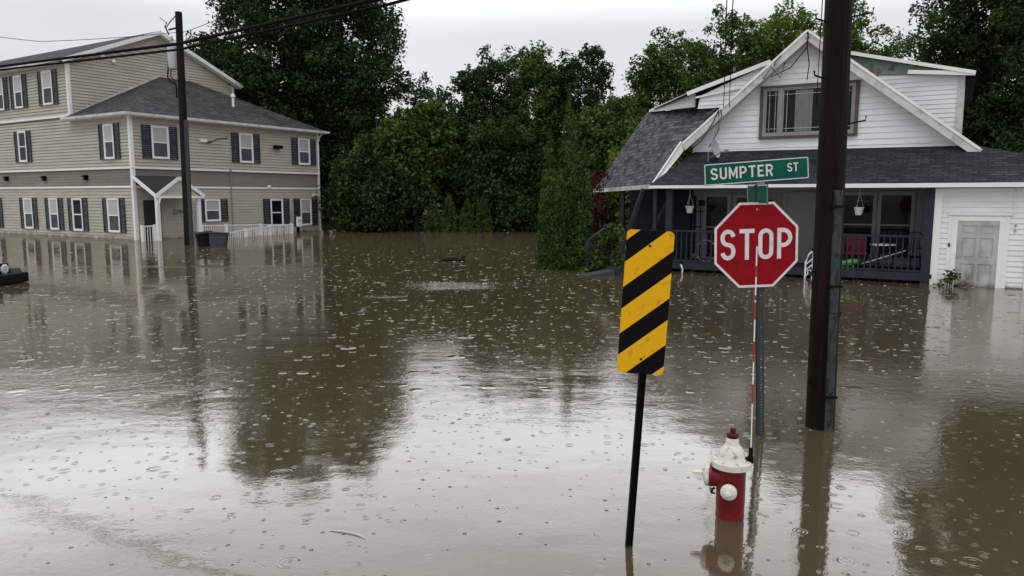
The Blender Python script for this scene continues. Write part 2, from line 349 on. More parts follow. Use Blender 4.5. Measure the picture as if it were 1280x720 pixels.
def watermat():
    m = bpy.data.materials.new('brown flood water'); m.use_nodes = True; t = m.node_tree; t.nodes.clear()
    def nd(k, **kw):
        n = t.nodes.new(k)
        for a, v in kw.items(): setattr(n, a, v)
        return n
    def ma(op, a, b=None, c=None, clamp=False):
        n = nd('ShaderNodeMath', operation=op); n.use_clamp = clamp
        for i, v in enumerate((a, b, c)):
            if v is None: continue
            if isinstance(v, (int, float)): n.inputs[i].default_value = v
            else: t.links.new(v, n.inputs[i])
        return n.outputs[0]
    tcn = nd('ShaderNodeTexCoord'); P = tcn.outputs['Object']
    sp = nd('ShaderNodeSeparateXYZ'); t.links.new(P, sp.inputs[0])
    def noise(scale, detail=3, sc=(1, 1, 1), rough=.5, off=(0, 0, 0)):
        mp_ = nd('ShaderNodeMapping'); mp_.inputs['Scale'].default_value = sc; mp_.inputs['Location'].default_value = off
        t.links.new(P, mp_.inputs[0]); n = nd('ShaderNodeTexNoise'); n.inputs['Scale'].default_value = scale; n.inputs['Detail'].default_value = detail; n.inputs['Roughness'].default_value = rough
        t.links.new(mp_.outputs[0], n.inputs[0]); return n.outputs[0]
    def mrange(v, a, b, c, d, smooth=False):
        n = nd('ShaderNodeMapRange'); 
        if smooth: n.interpolation_type = 'SMOOTHSTEP'
        t.links.new(v, n.inputs[0])
        for i, q in enumerate((a, b, c, d)): n.inputs[i + 1].default_value = q
        return n.outputs[0]
    dist = sp.outputs[1]
    # wind-ruffled patches
    patch = mrange(noise(.16, 3, (1, 2.2, 1), off=(4.1, 2.3, 0)), .47, .64, 0, 1, True)
    midzone = ma('MULTIPLY', mrange(dist, 5.6, 7.5, 0, 1, True), mrange(dist, 13, 9, 0, 1, True))
    # a ruffled band far out, near the floating log
    def blob(cx, cy, rx, ry):
        dx = ma('DIVIDE', ma('SUBTRACT', sp.outputs[0], cx), rx); dy = ma('DIVIDE', ma('SUBTRACT', sp.outputs[1], cy), ry)
        d = ma('SQRT', ma('ADD', ma('MULTIPLY', dx, dx), ma('MULTIPLY', dy, dy)))
        return mrange(ma('ADD', d, ma('MULTIPLY', ma('SUBTRACT', noise(.9, 4), .5), 1.3)), .15, 1.15, 1, 0, True)
    far = blob(-1.2, 17.4, 1.9, 1.1); far2 = blob(-2.8, 15.4, .7, .3); far3 = blob(-8, 22, 5, .5)
    far = ma('MAXIMUM', ma('MAXIMUM', far, far2), ma('MULTIPLY', far3, .5))
    wind = ma('ADD', ma('MULTIPLY', noise(8, 5, (.9, 1.15, 1), .6), 1), ma('MULTIPLY', noise(24, 3, (1, 1, 1)), .35))
    amp = ma('ADD', ma('ADD', .0007, ma('MULTIPLY', patch, .0012)), ma('ADD', ma('MULTIPLY', ma('MULTIPLY', midzone, mrange(noise(.45, 3, (1, 1.8, 1), off=(2, 7, 1)), .35, .65, .2, 1.3, True)), .0021), ma('MULTIPLY', far, .018)))
    h = ma('MULTIPLY', wind, amp)
    fine = ma('MULTIPLY', noise(45, 2), ma('ADD', .00012, ma('MULTIPLY', midzone, .0002)))
    h = ma('ADD', h, fine)
    swell = ma('MULTIPLY', noise(.9, 2, (1, 1.6, 1)), .006); h = ma('ADD', h, swell)
    # rain rings: one drop per cell, each with its own age
    def rings(scale, rmax, k, amp_, thr, off, spike=0):
        mp_ = nd('ShaderNodeMapping'); mp_.inputs['Location'].default_value = off; t.links.new(P, mp_.inputs[0])
        v = nd('ShaderNodeTexVoronoi', voronoi_dimensions='2D'); v.inputs['Scale'].default_value = scale; t.links.new(mp_.outputs[0], v.inputs['Vector'])
        cs = nd('ShaderNodeSeparateColor'); t.links.new(v.outputs['Color'], cs.inputs[0])
        d = ma('DIVIDE', v.outputs['Distance'], scale)
        R = ma('MULTIPLY', ma('ADD', ma('MULTIPLY', cs.outputs[0], .75), .25), rmax)
        q = ma('DIVIDE', d, R)
        win = ma('MULTIPLY', mrange(q, 1.0, .8, 0, 1, True), mrange(q, 0, .7, .25, 1, True))
        act = ma('GREATER_THAN', cs.outputs[1], thr)
        s = ma('SINE', ma('MULTIPLY', d, k))
        r = ma('MULTIPLY', ma('MULTIPLY', s, win), ma('MULTIPLY', act, ma('MULTIPLY', ma('SUBTRACT', 1.25, cs.outputs[0]), amp_)))
        return r
    def splash(scale, r0, amp_, thr, off):
        mp_ = nd('ShaderNodeMapping'); mp_.inputs['Location'].default_value = off; t.links.new(P, mp_.inputs[0])
        v = nd('ShaderNodeTexVoronoi', voronoi_dimensions='2D'); v.inputs['Scale'].default_value = scale; t.links.new(mp_.outputs[0], v.inputs['Vector'])
        cs = nd('ShaderNodeSeparateColor'); t.links.new(v.outputs['Color'], cs.inputs[0])
        d = ma('DIVIDE', v.outputs['Distance'], scale)
        R = ma('MULTIPLY', ma('ADD', ma('MULTIPLY', cs.outputs[0], .8), .2), r0)
        win = mrange(ma('DIVIDE', d, R), .2, 1, 1, 0, True)
        return ma('MULTIPLY', win, ma('MULTIPLY', ma('GREATER_THAN', cs.outputs[1], thr), amp_))
    dens = mrange(noise(.5, 2), .35, .6, .35, 1)
    h = ma('ADD', h, ma('MULTIPLY', dens, rings(3.1, .075, 280, .00045, .35, (0, 0, 0))))
    h = ma('ADD', h, rings(5.5, .042, 420, .00036, .4, (3.3, 1.7, 0)))
    h = ma('ADD', h, rings(1.5, .12, 210, .0004, .7, (7.7, 5.1, 0)))
    h = ma('ADD', h, splash(5.5, .016, .009, .55, (1.9, 8.1, 0)))
    farw = mrange(dist, 7, 11, 0, 1, True)
    h = ma('ADD', h, ma('MULTIPLY', farw, splash(3.2, .075, .022, .5, (5.2, 2.2, 0))))
    h = ma('ADD', h, ma('MULTIPLY', farw, splash(1.3, .14, .03, .7, (2.2, 6.6, 0))))
    bp = nd('ShaderNodeBump'); bp.inputs['Strength'].default_value = 1; bp.inputs['Distance'].default_value = 1; t.links.new(h, bp.inputs['Height'])
    df = nd('ShaderNodeBsdfDiffuse'); cr = nd('ShaderNodeMix', data_type='RGBA'); t.links.new(noise(.35, 4, off=(9, 1, 0)), cr.inputs[0])
    cr.inputs[6].default_value = (.068, .052, .028, 1); cr.inputs[7].default_value = (.090, .070, .041, 1); t.links.new(cr.outputs[2], df.inputs[0])
    gl = nd('ShaderNodeBsdfGlossy'); gl.inputs['Roughness'].default_value = .03; gl.inputs['Color'].default_value = (.97, .96, .935, 1)
    t.links.new(bp.outputs[0], gl.inputs['Normal'])
    fr = nd('ShaderNodeFresnel'); fr.inputs['IOR'].default_value = 1.33; t.links.new(bp.outputs[0], fr.inputs['Normal'])
    fac = ma('MINIMUM', ma('POWER', fr.outputs[0], .58), .60)
    ms = nd('ShaderNodeMixShader'); t.links.new(fac, ms.inputs[0]); t.links.new(df.outputs[0], ms.inputs[1]); t.links.new(gl.outputs[0], ms.inputs[2])
    o = nd('ShaderNodeOutputMaterial'); t.links.new(ms.outputs[0], o.inputs[0]); return m
mb = MB(); mb.face([(-300, -150, 0), (300, -150, 0), (300, 300, 0), (-300, 300, 0)])
tag(mb.build('flood_water', watermat()), 'brown flood water dimpled by rain', None, kind='structure')

def splashes():
    rs = np.random.default_rng(8); mb = MB(); n = 0
    while n < 3200:
        y = rs.uniform(6.2, 30); x = rs.uniform(-.78, .78) * y
        if rs.uniform() > min(1, y / 11) * (1 if y < 20 else .4): continue
        if math.sin(x * .9 + 1.3 * math.sin(y * .7)) + math.cos(y * 1.1 + x * .4) < rs.uniform(-2.2, .9): continue
        n += 1; r0 = (.005 + .013 * rs.uniform() ** 2) * (1 + .035 * y); h0 = r0 * rs.uniform(.15, .6); k = 7; base = len(mb.v); a0 = rs.uniform(0, 6)
        for (rr, zz) in ((1.25, -.004), (1, h0 * .35), (.6, h0 * .85)):
            for j in range(k):
                a = a0 + 6.2832 * j / k; q = rr * r0 * (1 + .18 * math.sin(a * 3 + n)); mb.v.append((x + q * math.cos(a) * 1.2, y + q * math.sin(a), zz))
        mb.v.append((x, y, h0))
        for t_ in range(2):
            for j in range(k): mb.f.append((base + t_ * k + j, base + t_ * k + (j + 1) % k, base + (t_ + 1) * k + (j + 1) % k, base + (t_ + 1) * k + j)); mb.uv += [(0, 0)] * 4
        for j in range(k): mb.f.append((base + 2 * k + j, base + 2 * k + (j + 1) % k, base + 3 * k)); mb.uv += [(0, 0)] * 3
    tag(mb.build('rain_splashes', M['drop'], smooth=False), 'small bubbles and splashes of raindrops on the flood water', 'splashes', kind='stuff')
M['drop'] = mat('splash water', (.17, .16, .145), .12, spec=1)
splashes()
# ------------------------------------------------------------ trees
def leaves(name, m, C, R, n, size, seed, parent=None, droop=.0, squash=.8, aspect=.55, loc=(0, 0, 0)):
    """n leaf sprays spread through clumps with centres C and radii R"""
    r = np.random.default_rng(seed); C = np.array(C, dtype=np.float32); R = np.array(R, dtype=np.float32)
    pw = R ** 1.7; idx = r.choice(len(C), n, p=pw / pw.sum())
    d = r.normal(size=(n, 3)); d /= np.linalg.norm(d, axis=1)[:, None]
    rr = r.uniform(.08, 1, n) ** .6 * (1 + .22 * np.abs(r.normal(size=n)))
    P = C[idx] + d * (rr * R[idx])[:, None] * np.array([1, 1, squash])
    nrm = d * .5 + r.normal(size=(n, 3)) * .55 + np.array([0, 0, .55]); nrm /= np.linalg.norm(nrm, axis=1)[:, None]
    a = np.cross(nrm, r.normal(size=(n, 3))); a /= np.linalg.norm(a, axis=1)[:, None]
    a[:, 2] -= droop; a /= np.linalg.norm(a, axis=1)[:, None]
    b = np.cross(nrm, a); b /= np.maximum(np.linalg.norm(b, axis=1)[:, None], 1e-6)
    s = size * r.uniform(.5, 1.35, n)[:, None]
    V = np.empty((n, 4, 3), dtype=np.float32)
    bend = nrm * s * .18
    V[:, 0] = P - a * s * .5; V[:, 1] = P - b * s * .5 * aspect + bend; V[:, 2] = P + a * s * .5; V[:, 3] = P + b * s * .5 * aspect + bend
    V = V.reshape(-1, 3)
    me = bpy.data.meshes.new(name); me.vertices.add(4 * n); me.vertices.foreach_set('co', V.ravel())
    me.loops.add(4 * n); me.loops.foreach_set('vertex_index', np.arange(4 * n, dtype=np.int32))
    me.polygons.add(n); me.polygons.foreach_set('loop_start', np.arange(0, 4 * n, 4, dtype=np.int32))
    me.polygons.foreach_set('loop_total', np.full(n, 4, dtype=np.int32))
    at = me.attributes.new('leaf_tone', 'FLOAT', 'FACE'); ct = r.uniform(-.30, .30, len(C))
    at.data.foreach_set('value', np.clip(.5 + ct[idx] + r.uniform(-.15, .15, n), 0, 1).astype(np.float32))
    me.materials.append(m); me.update(calc_edges=True)
    o = bpy.data.objects.new(name, me); S.collection.objects.link(o); o.location = loc
    if parent is not None: o.parent = parent
    return o
LM = dict(
    dark=leafmat('dark maple leaves', (.014, .028, .010), (.068, .115, .032)),
    mid=leafmat('mid green leaves', (.024, .050, .010), (.115, .175, .035)),
    lime=leafmat('yellow green leaves', (.050, .090, .012), (.17, .23, .04), .35),
    cedar=leafmat('cedar scales', (.022, .044, .010), (.090, .140, .030), .1),
    red=leafmat('dark red leaves', (.022, .003, .004), (.075, .009, .012)),
)
def tree(name, label, x, y, top, half, low, mk, seed, n, leaf=.26, depth=None, clump=.22, group='trees beyond the flooded street', z0=0, sparse=0):
    rs = random.Random(seed); depth = depth or half * .9
    root = thing(name, label, 'tree', (x, y, z0), 0, group)
    C = []; R = []; cz = (top + low) / 2; hz = (top - low) / 2
    nc = int((120 + 12 * max(0, top - 11)) * (1 - sparse)); cu = rs.uniform(0, 6)
    for i in range(nc):
        while True:
            p = Vector((rs.uniform(-1, 1), rs.uniform(-1, 1), rs.uniform(-1, 1)))
            if p.length <= 1: break
        p = p * (p.length ** -.35) * .93; k = .93 + .16 * math.sin(p.x * 3.1 + seed) * math.cos(p.z * 4.1 + seed * 1.7)
        w_ = 1 + .05 * max(p.z, 0)
        rr = clump * min(half, 3.6) * rs.choice((.6, .8, 1, 1.25, 1.5)) * (1 - .25 * max(p.z, 0))
        c = Vector((p.x * half * k * w_, p.y * depth * k * w_, cz + p.z * hz)); c.z = min(c.z, top - rr * .8)
        C.append(tuple(c)); R.append(rr)
        for q in range(4):   # sprays at the outline
            e = c + Vector((rs.uniform(-1, 1), rs.uniform(-1, 1), rs.uniform(-.4, 1))).normalized() * rr * 1.05
            C.append(tuple(e)); R.append(rr * rs.uniform(.28, .5))
    leaves('crown', LM[mk], C, R, n, leaf, seed, root, squash=.9)
    t = MB(); base = Vector((0, 0, -.8)); crot = Vector((rs.uniform(-.4, .4), rs.uniform(-.3, .3), low + (top - low) * .45))
    tr = max(.12, top * .017)
    t.tube([base, base.lerp(crot, .3) + Vector((rs.uniform(-.15, .15), 0, 0)), base.lerp(crot, .65), crot, Vector((crot.x * 1.3, crot.y, top - half * .5))], [tr * 1.25, tr, tr * .8, tr * .55, tr * .15], 9)
    for c in rs.sample(C[::4], min(14, nc)):
        c = Vector(c); f = rs.uniform(.35, .85); st = base.lerp(crot, f); md = st.lerp(c, .5) + Vector((0, 0, rs.uniform(.1, .6)))
        t.tube([st, md, c], [tr * .45, tr * .28, tr * .08], 6)
    t.build('trunk', M['trunk'], root, smooth=True)
    return root
def px(x, D): return (x - 640) / 924 * D
def hz(y, D): return 2.1 + (245 - y) / 924 * D
TREES = [  # name, label, px, top, D, halfwidth px, low, mat, n, leaf
    ('broadleaf_tree', 'tallest dark tree, cut by the top of the photo, behind the tan building roof', 350, -75, 50, 82, .12, 'dark', 42000, .26),
    ('broadleaf_tree', 'tall dark tree just right of the tallest one behind the tan building', 440, -50, 52, 68, .08, 'dark', 36000, .26),
    ('broadleaf_tree', 'dark tree filling the gap low beside the right end of the tan building', 405, 90, 54, 60, .0, 'dark', 24000, .26),
    ('broadleaf_tree', 'dark tree directly behind the hip roof end, below the tallest crown', 300, 60, 62, 55, .0, 'dark', 15000, .28),
    ('broadleaf_tree', 'light green leafy tree in front of the dark trees, left of centre', 520, 128, 45.5, 56, .22, 'mid', 17000, .30),
    ('broadleaf_tree', 'low dark tree crown peeping into the sky gap left of centre', 545, 98, 58, 48, .1, 'dark', 14000, .26),
    ('broadleaf_tree', 'narrow dark tree at the right edge of the sky gap', 606, 68, 48, 44, .03, 'dark', 15000, .24),
    ('broadleaf_tree', 'round topped tree between the narrow dark tree and the arborvitae', 660, 56, 49, 56, .03, 'mid', 20000, .24),
    ('broadleaf_tree', 'dark tree rising behind the tall arborvitae with a knobbly top', 718, 50, 49, 48, .03, 'dark', 18000, .24),
    ('broadleaf_tree', 'dark low tree behind the row of small arborvitae', 628, 150, 46, 62, .0, 'dark', 20000, .26),
    ('broadleaf_tree', 'small dark tree on the left edge of the row of small arborvitae', 470, 195, 45, 60, .0, 'dark', 16000, .26),
    ('broadleaf_tree', 'bushy tree left of the shingled side roof', 755, 118, 41, 54, .0, 'mid', 16000, .24),
    ('broadleaf_tree', 'yellow green bushy tree touching the top corner of the side roof', 800, 158, 33, 44, .05, 'lime', 13000, .2),
    ('broadleaf_tree', 'bright leafy tree above the left dormer, first right of the narrow sky notch', 838, 46, 46, 66, .05, 'mid', 22000, .24),
    ('broadleaf_tree', 'leafy tree behind the two hanging service wires', 900, 28, 47, 60, .05, 'mid', 21000, .24),
    ('broadleaf_tree', 'pale green tree behind the left rake of the gable', 962, 2, 48, 60, .05, 'lime', 22000, .24),
    ('broadleaf_tree', 'pale green tree behind the wooden pole and gable peak', 1045, 10, 49, 54, .05, 'lime', 22000, .24),
    ('broadleaf_tree', 'thin topped tree behind the right dormer roof', 1108, 36, 50, 56, .05, 'mid', 15000, .24),
    ('broadleaf_tree', 'big dark tree towering right of the white house', 1222, -230, 35, 76, .03, 'dark', 52000, .19),
    ('broadleaf_tree', 'dark tree at the right edge of the photo', 1320, -260, 31, 84, .03, 'dark', 40000, .19),
    ('broadleaf_tree', 'dark tree low behind the right dormer, beside the big dark tree', 1155, 40, 40, 44, .05, 'dark', 18000, .22),
    ('broadleaf_tree', 'small dark tree top above the roof at the far left edge', -12, 48, 62, 28, .3, 'dark', 6000, .26),
]
for i, (nm, lb, x, yt, D, hw, lowf, mk, n, lf) in enumerate(TREES):
    top = hz(yt, D); tree(nm, lb, px(x, D), D, top, hw / 924 * D * 1.04, top * lowf - .3, mk, 11 + i * 7, int(n * 1.6), lf * .98)
# undergrowth bushes along the far bank
BUSH = [(452, 225, 47.5, 40, 'dark', 'dark bush beside the right corner of the tan building'), (500, 215, 46.5, 42, 'dark', 'dark bush below the light green leafy tree'),
        (590, 222, 47, 42, 'dark', 'dark bush behind the row of small arborvitae'), (655, 228, 45, 36, 'dark', 'dark bush left of the tall arborvitae'), (745, 215, 34, 40, 'dark', 'dark bush in the shade left of the side porch')]
for i, (x, yt, D, hw, mk, lb) in enumerate(BUSH):
    tree('bush', lb, px(x, D), D, hz(yt, D), hw / 924 * D, -.4, mk, 300 + i, 9000, .2, clump=.28, group='bushes along the far bank')['category'] = 'bush'
# far wood closing the horizon
rs = random.Random(5); C = []; R = []
for i in range(260):
    C.append((rs.uniform(-75, 90), rs.uniform(62, 76), rs.uniform(-.5, 7.5))); R.append(rs.uniform(1.4, 2.8))
tag(leaves('far_wood', LM['dark'], C, R, 60000, .6, 77), 'dark far wood behind all the trees', 'wood', kind='stuff')
# cone evergreens
def arborvitae(x, y, spires, label, n, leaf, seed, group):
    rs = random.Random(seed); root = thing('arborvitae', label, 'shrub', (x, y, 0), 0, group); C = []; R = []
    for dx, dy, h_, r_ in spires:
        k = 0; z = -.2
        while z < h_ - .05:
            f = max(z, 0) / h_; rr = r_ * (1 - f ** 1.7) ** .85 + .02
            for q in range(7):
                a = rs.uniform(0, 6.28); c = rr * .72
                C.append((dx + math.cos(a) * c, dy + math.sin(a) * c, z + rs.uniform(-.1, .1))); R.append(rr * .33 + .015)
            z += .16 if h_ > 3 else .12
    o = leaves('foliage', LM['cedar'], C, R, n, leaf, seed, root, droop=-.9, squash=1.15, aspect=.4)
    t = MB(); 
    for dx, dy, h_, r_ in spires: t.tube([(dx * .4, dy * .4, -.7), (dx, dy, .6), (dx, dy, h_ * .85)], [.07, .05, .015], 7)
    t.build('stem', M['trunk'], root, smooth=True); return root
arborvitae(1.55, 21.6, [(-.46, 0, 4.0, .36), (.10, .15, 5.0, .44), (.52, .1, 3.7, .32), (-.16, -.3, 2.7, .38), (.40, -.3, 1.9, .36), (-.55, -.2, 1.6, .28)], 'tall arborvitae with several spires standing left of the white house', 60000, .075, 40, 'evergreen cones')
for i, (x, h_, lb) in enumerate([(542, 1.9, 'leftmost of the four small arborvitae at the far bank'), (562, 2.25, 'second from the left of the four small arborvitae at the far bank'), (584, 2.0, 'third from the left of the four small arborvitae at the far bank'), (605, 2.15, 'rightmost of the four small arborvitae at the far bank')]):
    arborvitae(px(x, 43.3), 43.3, [(0, 0, h_, .52)], lb, 5000, .12, 60 + i, 'evergreen cones')
t = thing('red_shrub', 'dark red leaved shrub between the arborvitae and the side porch', 'shrub', (2.95, 25.2, 0))
leaves('foliage', LM['red'], [(rs.uniform(-.25, .3), rs.uniform(-.3, .3), rs.uniform(0, 2.9)) for _ in range(30)], [.25] * 30, 1300, .11, 9, t)
MB().tube([(0, 0, -.6), (.05, 0, 1), (0, 0, 2.6)], [.05, .04, .01], 6).build('stem', M['trunk'], t)
for (nm, lb, loc, cs, n, mk, sz) in [
    ('porch_vine', 'leafy plant climbing over the side stair handrail', (2.8, 20.8, 0), [(rs.uniform(-.35, .35), rs.uniform(-.3, .3), .75 + rs.uniform(-.7, .5)) for _ in range(22)], 1500, 'mid', .13),
    ('leafy_shrub', 'low leafy plant at the foot of the tall arborvitae', (2.2, 20.6, 0), [(rs.uniform(-.3, .3), rs.uniform(-.2, .2), rs.uniform(0, .55)) for _ in range(14)], 900, 'mid', .12),
    ('leafy_shrub', 'dark sprig growing at the corner between porch and white side wall', (10.25, 17.2, 0), [(rs.uniform(-.35, .25), rs.uniform(-.1, .1), rs.uniform(0, .3)) for _ in range(8)], 150, 'dark', .09)]:
    t = thing(nm, lb, 'plant', loc)
    leaves('foliage', LM[mk], cs, [.14] * len(cs), n, sz, 31, t)
    s_ = MB()
    for c in cs[:8]: s_.tube([(c[0] * .3, c[1] * .3, -.5), (c[0] * .7, c[1] * .7, c[2] * .5), c], .008, 5)
    s_.build('stem', M['trunk'], t)

# ------------------------------------------------------------ tan apartment building (left)
C0 = (-18.045, 35.565, 0); AR = math.atan2(.85314, .52167)
B = thing('apartment_building', 'tan sided apartment building with navy shutters and grey shingle roofs', 'building', C0, AR)
fr_ = lambda y0: (lambda s, z, o: (s, y0 - o, z))
sd_ = lambda x0: (lambda s, z, o: (x0 - o, s, z))
F0, S0 = fr_(0), sd_(0); V1 = 5.04; BW = 9.9; LEN = 26
w_ = MB()
clapboards(w_, F0, [(0, -.7), (11.9, -.7), (11.9, 2.5), (0, 2.5)], .155, 0, .042); clapboards(w_, F0, [(0, 3.46), (11.9, 3.46), (11.9, 5.9), (0, 5.9)], .155, 0, .042)
clapboards(w_, S0, [(.01, -.7), (LEN, -.7), (LEN, 2.5), (.01, 2.5)], .155, 0, .042); clapboards(w_, S0, [(.01, 3.46), (LEN, 3.46), (LEN, 5.95), (.01, 5.95)], .155, 0, .042)
clapboards(w_, S0, [(V1 + .01, 6.15), (LEN, 6.15), (LEN, 8.75), (V1 + .01, 8.75)], .155, 0, .042)
clapboards(w_, fr_(V1), [(0, 5.6), (BW, 5.6), (BW, 8.75), (5.0, 10.95), (0, 8.75)], .155, 0, .042)
w_.box(11.82, 11.9, 0.07, 9.5, -.7, 5.9); w_.box(9.6, BW - .01, V1 + .1, LEN, 5.6, 8.75); w_.box(.1, 11.8, LEN - .1, LEN, -.7, 8.6)
w_.build('wall', M['beige'], B)
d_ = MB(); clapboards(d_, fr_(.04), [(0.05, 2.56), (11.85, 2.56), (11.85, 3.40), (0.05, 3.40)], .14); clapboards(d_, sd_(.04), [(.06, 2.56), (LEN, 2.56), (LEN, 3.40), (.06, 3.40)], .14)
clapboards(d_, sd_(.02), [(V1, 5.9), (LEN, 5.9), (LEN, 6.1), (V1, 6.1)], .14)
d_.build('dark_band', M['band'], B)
t_ = MB()
for z in (2.49, 3.40): t_.box(-.075, 11.96, -.075, .0, z, z + .1); t_.box(-.078, .0, .002, LEN, z, z + .1)
t_.box(-.07, .0, V1, LEN, 6.08, 6.2)
t_.build('trim_band', M['white'], B)
for bb in ((-.06, .10, -.06, .10, -.7, 5.9), (11.84, 11.96, -.05, .06, -.7, 5.9), (-.055, .10, V1 - .055, V1 + .1, 6.0, 8.75), (BW - .1, BW + .04, V1 - .055, V1 + .06, 7.9, 8.75)): MB().box(*bb).build('corner_trim', M['white'], B)
# roofs
E_ = .42; A0 = (5.06, V1 - .02, 8.72); A1 = (7.0, V1 - .02, 8.72)
r_ = MB()
r_.poly([(-E_, -E_, 5.98), (11.9 + E_, -E_, 5.98), A1, A0], (1, 0, 0), .05)
r_.poly([(-E_, -E_, 5.98), A0, (-.1, V1 - .02, 6.14), (-E_, V1 - .02, 5.98)], (0, 1, 0), .05)
r_.poly([(11.9 + E_, -E_, 5.98), (11.9 + E_, 9.9, 5.98), (BW, 9.9, 7.2), (BW, V1, 7.3), A1], (0, 1, 0), .05)
r_.build('roof', M['roof'], B)
r_ = MB()
rid = 11.16
r_.poly([(-E_, V1 - .35, 8.86), (5.0, V1 - .35, rid), (5.0, LEN, rid), (-E_, LEN, 8.86)], (0, 1, 0), .06)
r_.poly([(BW + E_, V1 - .35, 8.86), (5.0, V1 - .35, rid), (5.0, LEN, rid), (BW + E_, LEN, 8.86)], (0, 1, 0), .06)
r_.build('roof', M['roof'], B)
g_ = MB()
for a, b in [((-E_, -E_ - .05, 5.93), (11.9 + E_, -E_ - .05, 5.93)), ((-E_ - .05, -E_ - .1, 5.93), (-E_ - .05, V1, 5.93)), ((11.9 + E_ + .05, -E_ - .1, 5.93), (11.9 + E_ + .05, 9.9, 5.93)), ((-E_ - .05, V1 - .36, 8.8), (-E_ - .05, LEN, 8.8)), ((BW + E_ + .05, V1 - .36, 8.8), (BW + E_ + .05, LEN, 8.8))]:
    g_.bar(a, b, .1, .12)
g_.build('gutter', M['aged'], B)
g_ = MB()   # soffits and rake boards
g_.box(-E_, 11.9 + E_, -E_, 0, 5.84, 5.87); g_.box(-E_, 0, 0.002, V1, 5.84, 5.87); g_.box(-E_, 0, V1, LEN, 8.7, 8.73)
g_.bar((-E_, V1 - .37, 8.78), (5.0, V1 - .37, rid - .1), .04, .2); g_.bar((5.0, V1 - .37, rid - .1), (BW + E_, V1 - .37, 8.78), .04, .2)
g_.bar((-E_ + .1, V1 - .18, 8.66), (5.0, V1 - .18, rid - .2), .34, .02); g_.bar((5.0, V1 - .18, rid - .2), (BW + E_ - .1, V1 - .18, 8.66), .34, .02)
g_.build('fascia', M['white'], B)
MB().bar((0, V1 - .05, 6.19), (5.06, V1 - .05, 8.79), .03, .1).build('flashing', M['aged'], B)
def dwindow(mp_, s0, s1, z0, z1, root, blind=0.5, shw=.42, frame=.07, mfr=None, shutters=True, mull=0):
    mp = (lambda s, z, o: mp_(s, z, o + .043)) if shutters else mp_
    f = MB(); k = frame; o = .06
    f.mbox(mp, s0 - k, s0, z0 - k, z1 + k, 0, o); f.mbox(mp, s1, s1 + k, z0 - k, z1 + k, 0, o)
    f.mbox(mp, s0, s1, z1, z1 + k, 0, o + .01); f.mbox(mp, s0, s1, z0 - k, z0, 0, o + .03)
    zm = (z0 + z1) / 2
    f.mbox(mp, s0, s1, zm - .025, zm + .025, 0, o - .012)
    for j in range(mull):
        sm = s0 + (s1 - s0) * (j + 1) / (mull + 1); f.mbox(mp, sm - .02, sm + .02, z0, z1, 0, o - .015)
    for (za, zb) in ((z0, zm), (zm, z1)):   # inner sash rails
        f.mbox(mp, s0, s0 + .035, za, zb, 0, .045); f.mbox(mp, s1 - .035, s1, za, zb, 0, .045); f.mbox(mp, s0, s1, zb - .03, zb, 0, .044); f.mbox(mp, s0, s1, za, za + .03, 0, .043)
    fo = f.build('window', mfr or M['white'], root)
    MB().mbox(mp, s0, s1, z0, z1, 0.0, .024).build('pane', M['glass'], fo)
    if blind: MB().mbox(mp, s0 + .036, s1 - .036, z1 - (z1 - z0) * blind, z1 - .03, .024, .03).build('blind', M['blind'], fo)
    if shutters and blind: MB().mbox(mp, s0 + .036, s1 - .036, z0 + .03, zm - .03, .024, .028).build('insect_screen', M['screen'], fo)
    if shutters:
        for (a, b) in ((s0 - k - shw, s0 - k - .01), (s1 + k + .01, s1 + k + shw)):
            q = MB(); q.mbox(mp, a, a + .05, z0 - .08, z1 + .08, 0, .04); q.mbox(mp, b - .05, b, z0 - .08, z1 + .08, 0, .04); q.mbox(mp, a, b, z1 + .03, z1 + .08, 0, .041); q.mbox(mp, a, b, z0 - .08, z0 - .03, 0, .041); q.mbox(mp, a, b, zm - .03, zm + .03, 0, .041)
            nl = int((z1 - z0) / .09)
            for j in range(nl):
                z = z0 + (z1 - z0) * (j + .5) / nl; q.mbox(mp, a + .05, b - .05, z - .035, z + .03, .0, .022 + .006 * (j % 2))
            q.build('shutter', M['navy'], root)
    return fo
for (a, b, z0, z1, bl, mu) in [(1.08, 1.86, 3.98, 5.42, .5, 0), (6.18, 6.95, 3.98, 5.42, .48, 0), (10.35, 11.12, 4.02, 5.42, .5, 0), (3.85, 4.65, .84, 1.86, .5, 0), (8.13, 8.90, .45, 1.86, 0, 0), (10.36, 11.1, .42, 1.86, .5, 0)]:
    dwindow(F0, a, b, z0, z1, B, bl, .48)
for (a, b, z0, z1, bl) in [(9.4, 10.17, .40, 1.92, .5), (6.8, 7.52, .40, 1.92, .5), (4.5, 5.28, .40, 1.92, 0), (1.25, 2.1, .40, 1.92, .5), (13.2, 14.0, .4, 1.92, .5), (9.5, 10.2, 4.0, 5.5, 0), (1.32, 2.02, 3.95, 5.48, .5),
                           (6.48, 7.3, 6.85, 8.42, .5), (9.5, 10.2, 6.85, 8.42, .5), (11.5, 12.2, 6.85, 8.42, .5)]:
    dwindow(S0, a, b, z0, z1, B, bl, .44)
